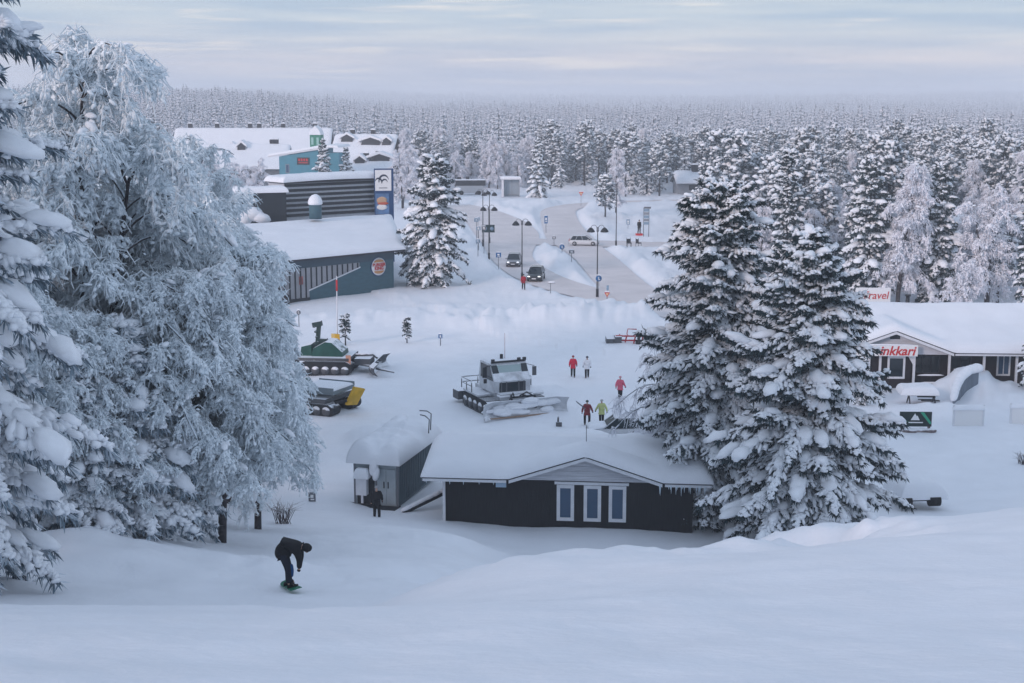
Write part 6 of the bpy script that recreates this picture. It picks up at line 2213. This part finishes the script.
for parts, nm, px, yy, rz, s, lab in (
        (bA, 'frosted_birch', 88, 47, 0.4, 1.05, 'tallest frosted birch, its bare top reaching above the horizon'),
        (bB, 'frosted_birch', 150, 50, 1.7, 0.90, 'frosted birch with several dark stems behind the low snowy spruces'),
        (bC, 'frosted_birch', 222, 48.5, 2.1, 0.90, 'frosted birch on the outer edge of the wood, bare-footed beside the piste'),
        (bB, 'frosted_birch', 198, 58, 3.3, 0.92, 'frosted birch with a rounded white crown in front of the restaurant roof'),
        (bA, 'frosted_birch', 20, 52, 5.0, 1.0, 'frosted birch in the thick of the wood, its crown cut by the picture edge'),
        (bC, 'frosted_birch', 258, 58, 4.0, 0.84, 'slim frosted birch nearest the parked snow groomers'),
        (bC, 'frosted_birch', 195, 46.5, 0.9, 0.80, 'short frosted birch with pale trunk at the edge of the bank'),
        (bA, 'frosted_birch', 228, 70, 2.6, 0.82, 'frosted birch deep in the wood, just left of the restaurant front'),
        (bB, 'frosted_birch', 118, 66, 0.2, 1.02, 'frosted birch far back in the wood, seen through the nearer crowns'),
        (bB, 'frosted_birch', 52, 62, 2.2, 1.12, 'frosted birch behind the tallest one, closing the gap to the picture edge'),
        (bA, 'frosted_birch', 172, 78, 4.4, 0.95, 'frosted birch at the far side of the wood below the hotel roofs'),
        (bC, 'frosted_birch', 110, 43.5, 5.1, 0.62, 'lowest frosted birch between the white spruces'),
        (bB, 'frosted_birch', 248, 86, 1.1, 0.80, 'frosted birch at the far edge of the wood against the restaurant wall'),
        (bB, 'frosted_birch', 165, 76, 5.3, 1.26, 'tall frosted birch behind the wood, its crown between the tallest birch and the hotel'),
        (bA, 'frosted_birch', 204, 95, 3.0, 1.22, 'frosted birch beyond the wood, crown just left of the slatted building'),
        (bB, 'frosted_birch', 186, 90, 0.6, 1.38, 'frosted birch beyond the wood, crown below the left half of the hotel roof'),
        (bB, 'frosted_birch', 14, 41, 2.5, 0.62, 'short frosted birch with heavy boughs at the lower left edge of the wood'),
        (sA, 'snowy_spruce', 34, 45, 0.3, 0.85, 'broad spruce plastered white at the front of the frosted wood'),
        (sB, 'snowy_spruce', 130, 44.5, 1.3, 0.95, 'low spruce under thick snow pillows at the foot of the frosted wood'),
        (sB, 'snowy_spruce', 166, 47, 2.9, 0.75, 'smallest white spruce between the birch trunks by the snowbank'),
        (sB, 'snowy_spruce', 86, 42.5, 4.4, 0.72, 'rounded white spruce left of the low one, its foot in the snowbank'),
):
    x, y = base_xy(px, yy)
    plant_tree(nm, parts, lab, 'tree', x, y, rz, s)
x, y = base_xy(-62, 31)
plant_tree('snowy_spruce', spruce_parts(26, 18.0, 3.5, step=0.34, nb=8, tw=0.09, snow=0.97, big=0.16, thick=1.25, needle=M_needle_frost, shape=0.36, needle_w=0.055, nper=4),
           'nearest spruce, thick white boughs reaching in at the picture edge above the wood', 'tree', x, y)

# unseen trees added left of the picture edge to shade the piste and wood
for i, (parts, x, y, s_) in enumerate(((sA, -20, 20, 1.05), (bA, -25, 27, 1.0), (sA, -30, 33, 1.1), (bB, -18, 12, 1.0), (sA, -25, 11, 1.1), (bA, -33, 24, 1.0), (sA, -36, 38, 1.0), (bB, -28, 18, 1.05), (sA, -23, 33, 1.0))):
    nm = 'snowy_spruce' if parts is sA else 'frosted_birch'
    plant_tree(nm, parts, ('snowy spruce' if parts is sA else 'frosted birch') + ' added unseen beyond the picture edge to shade the piste', 'tree', x, y, i * 1.3, s_, None, 'shade trees added beyond the picture edge')

# ------------------------------------------------------------------ single trees between the buildings
tA = spruce_parts(31, 14.8, 4.2, step=0.42, nb=8, tw=0.18, snow=0.88, big=0.12, shape=0.42, thick=1.5, needle_w=0.14)
x, y = base_xy(434, 167)
plant_tree('snowy_spruce', tA, 'broad dark-footed spruce standing alone at the right of the restaurant', 'tree', x, y, 0.3)
tB = spruce_parts(32, 13.0, 3.0, step=0.50, nb=6, tw=0.26, snow=0.95, big=0.30, thick=1.7, needle_w=0.16, z0=0.03)
x, y = base_xy(538, 318)
plant_tree('snowy_spruce', tB, 'white plastered spruce right beside the bus shelter', 'tree', x, y, 0.3, 1.0)
tC = pine(33, 9.5, 2.6, z0=0.28, clumps=200, csize=0.55)
tCp = [('trunk', mesh_of(tC[0], 'trunk', [M_bark_dark])), ('crown', mesh_of(tC[1], 'crown', [M_needle_mid, M_snow_tree]))]
x, y = base_xy(605, 255)
plant_tree('snowy_pine', tCp, 'small snowy pine standing alone behind the white hatchback', 'tree', x, y, 0.3, 0.8)
bD = birch_parts(34, 12.0, 3.0, stems=2, limbs=46, secs=8, ters=9, twig=0.036, strand=0.9, frost=M_frost_pink, fluff=0.6)
bE = birch_parts(35, 10.0, 3.2, stems=3, limbs=46, secs=8, ters=9, twig=0.036, strand=0.9, frost=M_frost_pink, fluff=0.6)
bF = birch_parts(36, 13.5, 2.4, stems=1, limbs=46, secs=8, ters=9, twig=0.036, strand=1.0, frost=M_frost_pink, fluff=0.6)
x, y = base_xy(616, 268)
plant_tree('frosted_birch', bF, 'slim pinkish frosted birch behind the single lamp past the crossing', 'tree', x, y, 0.3, 0.9)
spD = spruce_parts(37, 16.5, 2.4, step=0.55, nb=6, tw=0.26, snow=0.65, big=0.10, thick=1.5, needle_w=0.17, shape=0.6)
spE = spruce_parts(38, 15.5, 3.4, step=0.55, nb=7, tw=0.26, snow=0.85, big=0.14, thick=1.7, needle_w=0.17, shape=0.6)
spF = spruce_parts(39, 14.0, 3.0, step=0.55, nb=6, tw=0.28, snow=0.85, big=0.2, thick=1.5, needle_w=0.17)
for parts, nm, px, yy, s, lab in (
        (spD, 'snowy_spruce', 785, 158, 0.98, 'narrow dark spruce poking up between the two big spruces and the wood behind'),
        (spE, 'snowy_spruce', 866, 150, 1.02, 'large dark spruce directly behind the white sign board of the grill'),
        (spE, 'snowy_spruce', 934, 150, 0.96, 'dark bluish spruce behind the chimney of the grill roof'),
        (bF, 'frosted_birch', 897, 148, 1.12, 'tall slender frosted birch between the two dark spruces behind the grill'),
        (bD, 'frosted_birch', 988, 146, 1.05, 'big rounded frosted birch behind the right part of the grill roof'),
        (bE, 'frosted_birch', 962, 139, 0.62, 'low frosted birch leaning over the grill roof'),
        (bE, 'frosted_birch', 930, 131, 0.36, 'small frosted bush right behind the grill chimney'),
        (spD, 'snowy_spruce', 1030, 140, 0.85, 'dark spruce at the picture edge behind the grill'),
        (spF, 'snowy_spruce', 1030, 104, 0.42, 'snowy spruce reaching in front of the right end of the grill'),
        (spF, 'snowy_spruce', 862, 101, 0.30, 'low snow-loaded spruce between the big spruce and the grill porch'),
        (spF, 'snowy_spruce', 324, 285, 1.0, 'white spruce in front of the turquoise house'),
        (spF, 'snowy_spruce', 347, 290, 0.85, 'smaller white spruce right of the turquoise house'),
        (spD, 'snowy_spruce', 378, 335, 0.60, 'thin spruce before the hotel block, above the sign pylon'),
        (bE, 'frosted_birch', 185, 262, 1.15, 'frosted birch before the left half of the hotel wall'),
        (bD, 'frosted_birch', 212, 282, 0.95, 'frosted birch before the low hotel wing'),
        (bE, 'frosted_birch', 240, 268, 1.0, 'frosted birch between hotel wing and slatted building'),
        (bD, 'frosted_birch', 258, 280, 0.85, 'frosted birch just left of the turquoise house'),
        (bE, 'frosted_birch', 168, 240, 1.1, 'frosted birch at the left end of the hotel wall'),
        (bF, 'frosted_birch', 200, 240, 0.8, 'slender frosted birch in front of the hotel wall'),
        (bE, 'frosted_birch', 365, 300, 0.7, 'frosted birch above the right end of the slatted building'),
        (bD, 'frosted_birch', 402, 285, 0.95, 'frosted birch directly right of the sign pylon'),
        (bE, 'frosted_birch', 414, 312, 1.1, 'pinkish frosted birch between sign pylon and the lone broad spruce'),
        (tCp, 'snowy_pine', 140, 300, 1.3, 'dark pine at the upper edge of the frosted wood'),
        (tCp, 'snowy_pine', 158, 330, 1.25, 'dark pine far left of the hotel roofs'),
        (tCp, 'snowy_pine', 206, 428, 1.1, 'dark pine at the left end of the hotel'),
):
    x, y = base_xy(px, yy)
    plant_tree(nm, parts, lab, 'tree', x, y, px * 0.37, s)
spG = spruce_parts(40, 2.1, 0.30, step=0.20, nb=4, tw=0.08, snow=0.35, big=0.0, thick=0.4, needle_w=0.07, z0=0.35, shape=1.0)
for px, py, s, lab in ((345.5, 345, 1.45, 'thin dark sapling right of the white marker pole'), (407, 343, 1.2, 'smallest dark sapling standing alone in the field')):
    b = ground(px, py)
    plant_tree('sapling', spG, lab, 'tree', b.x, b.y, px, s)
# bare twigs sticking out of the snow
def twigs(label, px, yy, h, n, sd):
    x, y = base_xy(px, yy)
    rnd = np.random.default_rng(sd)
    g = Geo()
    a = rnd.uniform(0, 6.28, n)
    sp = rnd.uniform(0.2, 0.9, n)
    P0 = np.stack([rnd.normal(0, 0.15, n), rnd.normal(0, 0.15, n), np.zeros(n)], 1)
    P1 = P0 + np.stack([np.cos(a) * sp * h * 0.4, np.sin(a) * sp * h * 0.4, rnd.uniform(0.4, 0.7, n) * h], 1)
    P2 = P1 + np.stack([np.cos(a) * sp * h * 0.5, np.sin(a) * sp * h * 0.5, rnd.uniform(0.0, 0.3, n) * h], 1)
    tubes(g, P0, P1, 0.016, 0.012, 4)
    tubes(g, P1, P2, 0.012, 0.005, 4)
    P3 = P1 + nrm(rnd.normal(0, 1, (n, 3)) + np.array([0, 0, 0.6])) * (0.25 * h)
    tubes(g, P1, P3, 0.010, 0.004, 4)
    o = g.build('twig_bush', mat('bare_twigs', (0.06, 0.045, 0.05), 0.8, snow=(0.3, 0.6, 6, SNOWC)), None, (x, y, hz(x, y) - 0.05))
    tag(o, label, 'bush')


twigs('bare twig bush poking from the snow beside the notice board', 283, 64, 1.3, 40, 3)
twigs('dark twigs poking from the snow at the right picture edge', 1022, 84, 0.9, 26, 4)

# ------------------------------------------------------------------ the wood round the village
def pp(seed, *a, **k):
    t_, c_ = pine(seed, *a, **k)
    return [('trunk', mesh_of(t_, 'trunk', [M_bark_dark])), ('crown', mesh_of(c_, 'crown', [M_needle_mid, M_snow_tree]))]


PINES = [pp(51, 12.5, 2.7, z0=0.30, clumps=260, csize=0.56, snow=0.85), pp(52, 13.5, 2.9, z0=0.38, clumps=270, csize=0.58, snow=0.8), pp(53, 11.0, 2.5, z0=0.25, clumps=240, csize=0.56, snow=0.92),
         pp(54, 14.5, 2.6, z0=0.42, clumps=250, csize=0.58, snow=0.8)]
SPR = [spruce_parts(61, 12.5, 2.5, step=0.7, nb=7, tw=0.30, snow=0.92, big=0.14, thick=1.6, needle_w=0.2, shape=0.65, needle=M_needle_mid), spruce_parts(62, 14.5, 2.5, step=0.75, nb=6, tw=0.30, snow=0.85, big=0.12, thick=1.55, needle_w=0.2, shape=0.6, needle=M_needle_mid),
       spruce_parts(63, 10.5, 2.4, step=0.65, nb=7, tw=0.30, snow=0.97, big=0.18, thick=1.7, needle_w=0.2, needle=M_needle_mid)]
BIR = [bD, bE, bF]

rnd = np.random.default_rng(77)
KEEP_OUT = []
for px, py, r_ in ((694, 195, 9), (680, 200, 7), (952, 235, 8), (948, 245, 7)):
    b = ground(px, py)
    KEEP_OUT.append((b.x, b.y, r_))


def allowed(px, y, x):
    """where the wood grows: right of the crossing, beyond the far road, and behind the hotel"""
    if px > 858:
        near = 152
    elif px > 760:
        near = 165
    elif px > 690:
        near = 215
    elif px > 655:
        near = 300
    elif px > 625:
        near = 318
    elif px > 400:
        near = 345
    elif px > 335:
        near = 440
    elif px > 170:
        near = 440
    else:
        near = 300
    if y < near:
        return False
    for kx, ky, r_ in KEEP_OUT:
        kpx = 512 + kx / (ky * CP + CAM_Z * SP) * FPX
        if ky - 130 < y < ky and abs(px - kpx) < r_ * 1.9:
            return False
        if (x - kx) ** 2 + ((y - ky) * 0.35) ** 2 < r_ * r_ and y < ky + 4:
            return False
    return True


spots = []
cell = {}


def free(x, y, s):
    i, j = int(x // 5), int(y // 5)
    for a in range(i - 2, i + 3):
        for b_ in range(j - 2, j + 3):
            for (u, v) in cell.get((a, b_), ()):
                if (u - x) ** 2 + (v - y) ** 2 < s * s:
                    return False
    cell.setdefault((i, j), []).append((x, y))
    return True


far_spots = []
tries = 0
while tries < 60000:
    tries += 1
    y = 150 * math.exp(rnd.random() * math.log(560 / 150))
    px = rnd.uniform(-30, 1055)
    x = (px - 512) / FPX * (y * CP + CAM_Z * SP)
    if not allowed(px, y, x):
        continue
    if not free(x, y, 4.2 if y < 260 else 5.0):
        continue
    spots.append((y, x, px))
spots.sort()
counts = {'pine': 0, 'spruce': 0, 'birch': 0}
LAB = {
    'right': ('snow-covered pine in the wood right of the crossing', 'snowy spruce in the wood right of the crossing', 'frosted birch in the wood right of the crossing'),
    'mid': ('snow-covered pine in the tree line beyond the far road', 'snowy spruce in the tree line beyond the far road', 'frosted birch in the tree line beyond the far road'),
    'left': ('snow-covered pine in the wood around the hotel', 'snowy spruce in the wood around the hotel', 'frosted birch in the wood around the hotel')}
NM = ('snowy_pine', 'snowy_spruce', 'frosted_birch')
n_ind = 0
for y, x, px in spots:
    if n_ind >= 520:
        far_spots.append((x, y))
        continue
    reg = 'right' if px > 640 else ('mid' if px > 400 else 'left')
    f = vnoise(np.array([x / 30]), np.array([y / 30]), 7)[0] + rnd.normal(0, 0.2)
    if reg == 'mid' and px < 540 and y < 420:
        k = 2 if rnd.random() < 0.75 else 0
    elif reg == 'mid':
        k = 0 if rnd.random() < 0.6 else 1
    else:
        k = 2 if f > 0.22 else (1 if f < -0.12 else 0)
    lst = (PINES, SPR, BIR)[k]
    s = rnd.uniform(0.75, 1.12) * (0.9 if k == 2 else 1.0)
    plant_tree(NM[k], lst[rnd.integers(len(lst))], LAB[reg][k], 'tree', x, y, rnd.uniform(0, 6.28), s, s * rnd.uniform(0.9, 1.1), LAB[reg][k].replace('snow-covered pine', 'pines').replace('snowy spruce', 'spruces').replace('frosted birch', 'birches'))
    n_ind += 1

# far wood: one mass to the horizon
fs = [farspruce(71, 12.0, 1.7, 12, 6, 0.75), farspruce(72, 15.0, 1.8, 13, 6, 0.65), farspruce(73, 10.0, 2.0, 10, 6, 0.9), farspruce(74, 13.0, 2.2, 11, 6, 0.85)]
fv = []
for q in fs:
    V = np.concatenate(q.v)
    fv.append((V, q.f))
vs_far = [farspruce(81, 12.0, 2.0, 7, 5, 0.8), farspruce(82, 15.0, 2.0, 7, 5, 0.7)]
fv2 = [(np.concatenate(q.v), q.f) for q in vs_far]
pos = list(far_spots)
def scatter(y0, y1, n, sp):
    out = []
    t_ = 0
    while len(out) < n and t_ < n * 6:
        t_ += 1
        y = math.sqrt(rnd.random() * (y1 * y1 - y0 * y0) + y0 * y0)
        px = rnd.uniform(-40, 1065)
        x = (px - 512) / FPX * (y * CP + CAM_Z * SP)
        if free(x, y, sp):
            out.append((x, y))
    return out
p1 = scatter(560, 1100, 6500, 5.5)
p2 = scatter(1100, 2300, 9000, 9.0)
p3 = scatter(2300, 4200, 9000, 16.0)
def mass(g, P, protos, smin, smax, wide=1.0):
    P = np.array(P)
    zz = height(P[:, 0], P[:, 1], False)
    pick = rnd.integers(0, len(protos), len(P))
    for k, (V, fl) in enumerate(protos):
        Q = P[pick == k]
        z = zz[pick == k]
        n = len(Q)
        if n == 0:
            continue
        s = rnd.uniform(smin, smax, n) * (1 + 0.5 * vnoise(Q[:, 0] / 60, Q[:, 1] / 60, 3))
        a = rnd.uniform(0, 6.28, n)
        c, sn = np.cos(a) * s * wide, np.sin(a) * s * wide
        X = V[None, :, 0] * c[:, None] - V[None, :, 1] * sn[:, None] + Q[:, 0:1]
        Y = V[None, :, 0] * sn[:, None] + V[None, :, 1] * c[:, None] + Q[:, 1:2]
        Z = V[None, :, 2] * s[:, None] + z[:, None] - 0.2
        VV = np.stack([X, Y, Z], -1)
        base_ = g.n
        g.v.append(VV.reshape(-1, 3))
        g.n += n * len(V)
        for F, mi, sm in fl:
            FF = (np.arange(n) * len(V))[:, None, None] + F[None] + base_
            g.f.append((FF.reshape(-1, F.shape[1]), mi, sm))
g = Geo()
mass(g, pos + p1, fv, 0.75, 1.15)
mass(g, p2, fv2, 0.8, 1.2, 1.25)
mass(g, p3, fv2, 0.9, 1.4, 2.2)
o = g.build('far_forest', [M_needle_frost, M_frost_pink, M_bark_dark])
tag(o, 'endless snowy forest reaching to the horizon behind the village', 'forest', None, 'stuff')
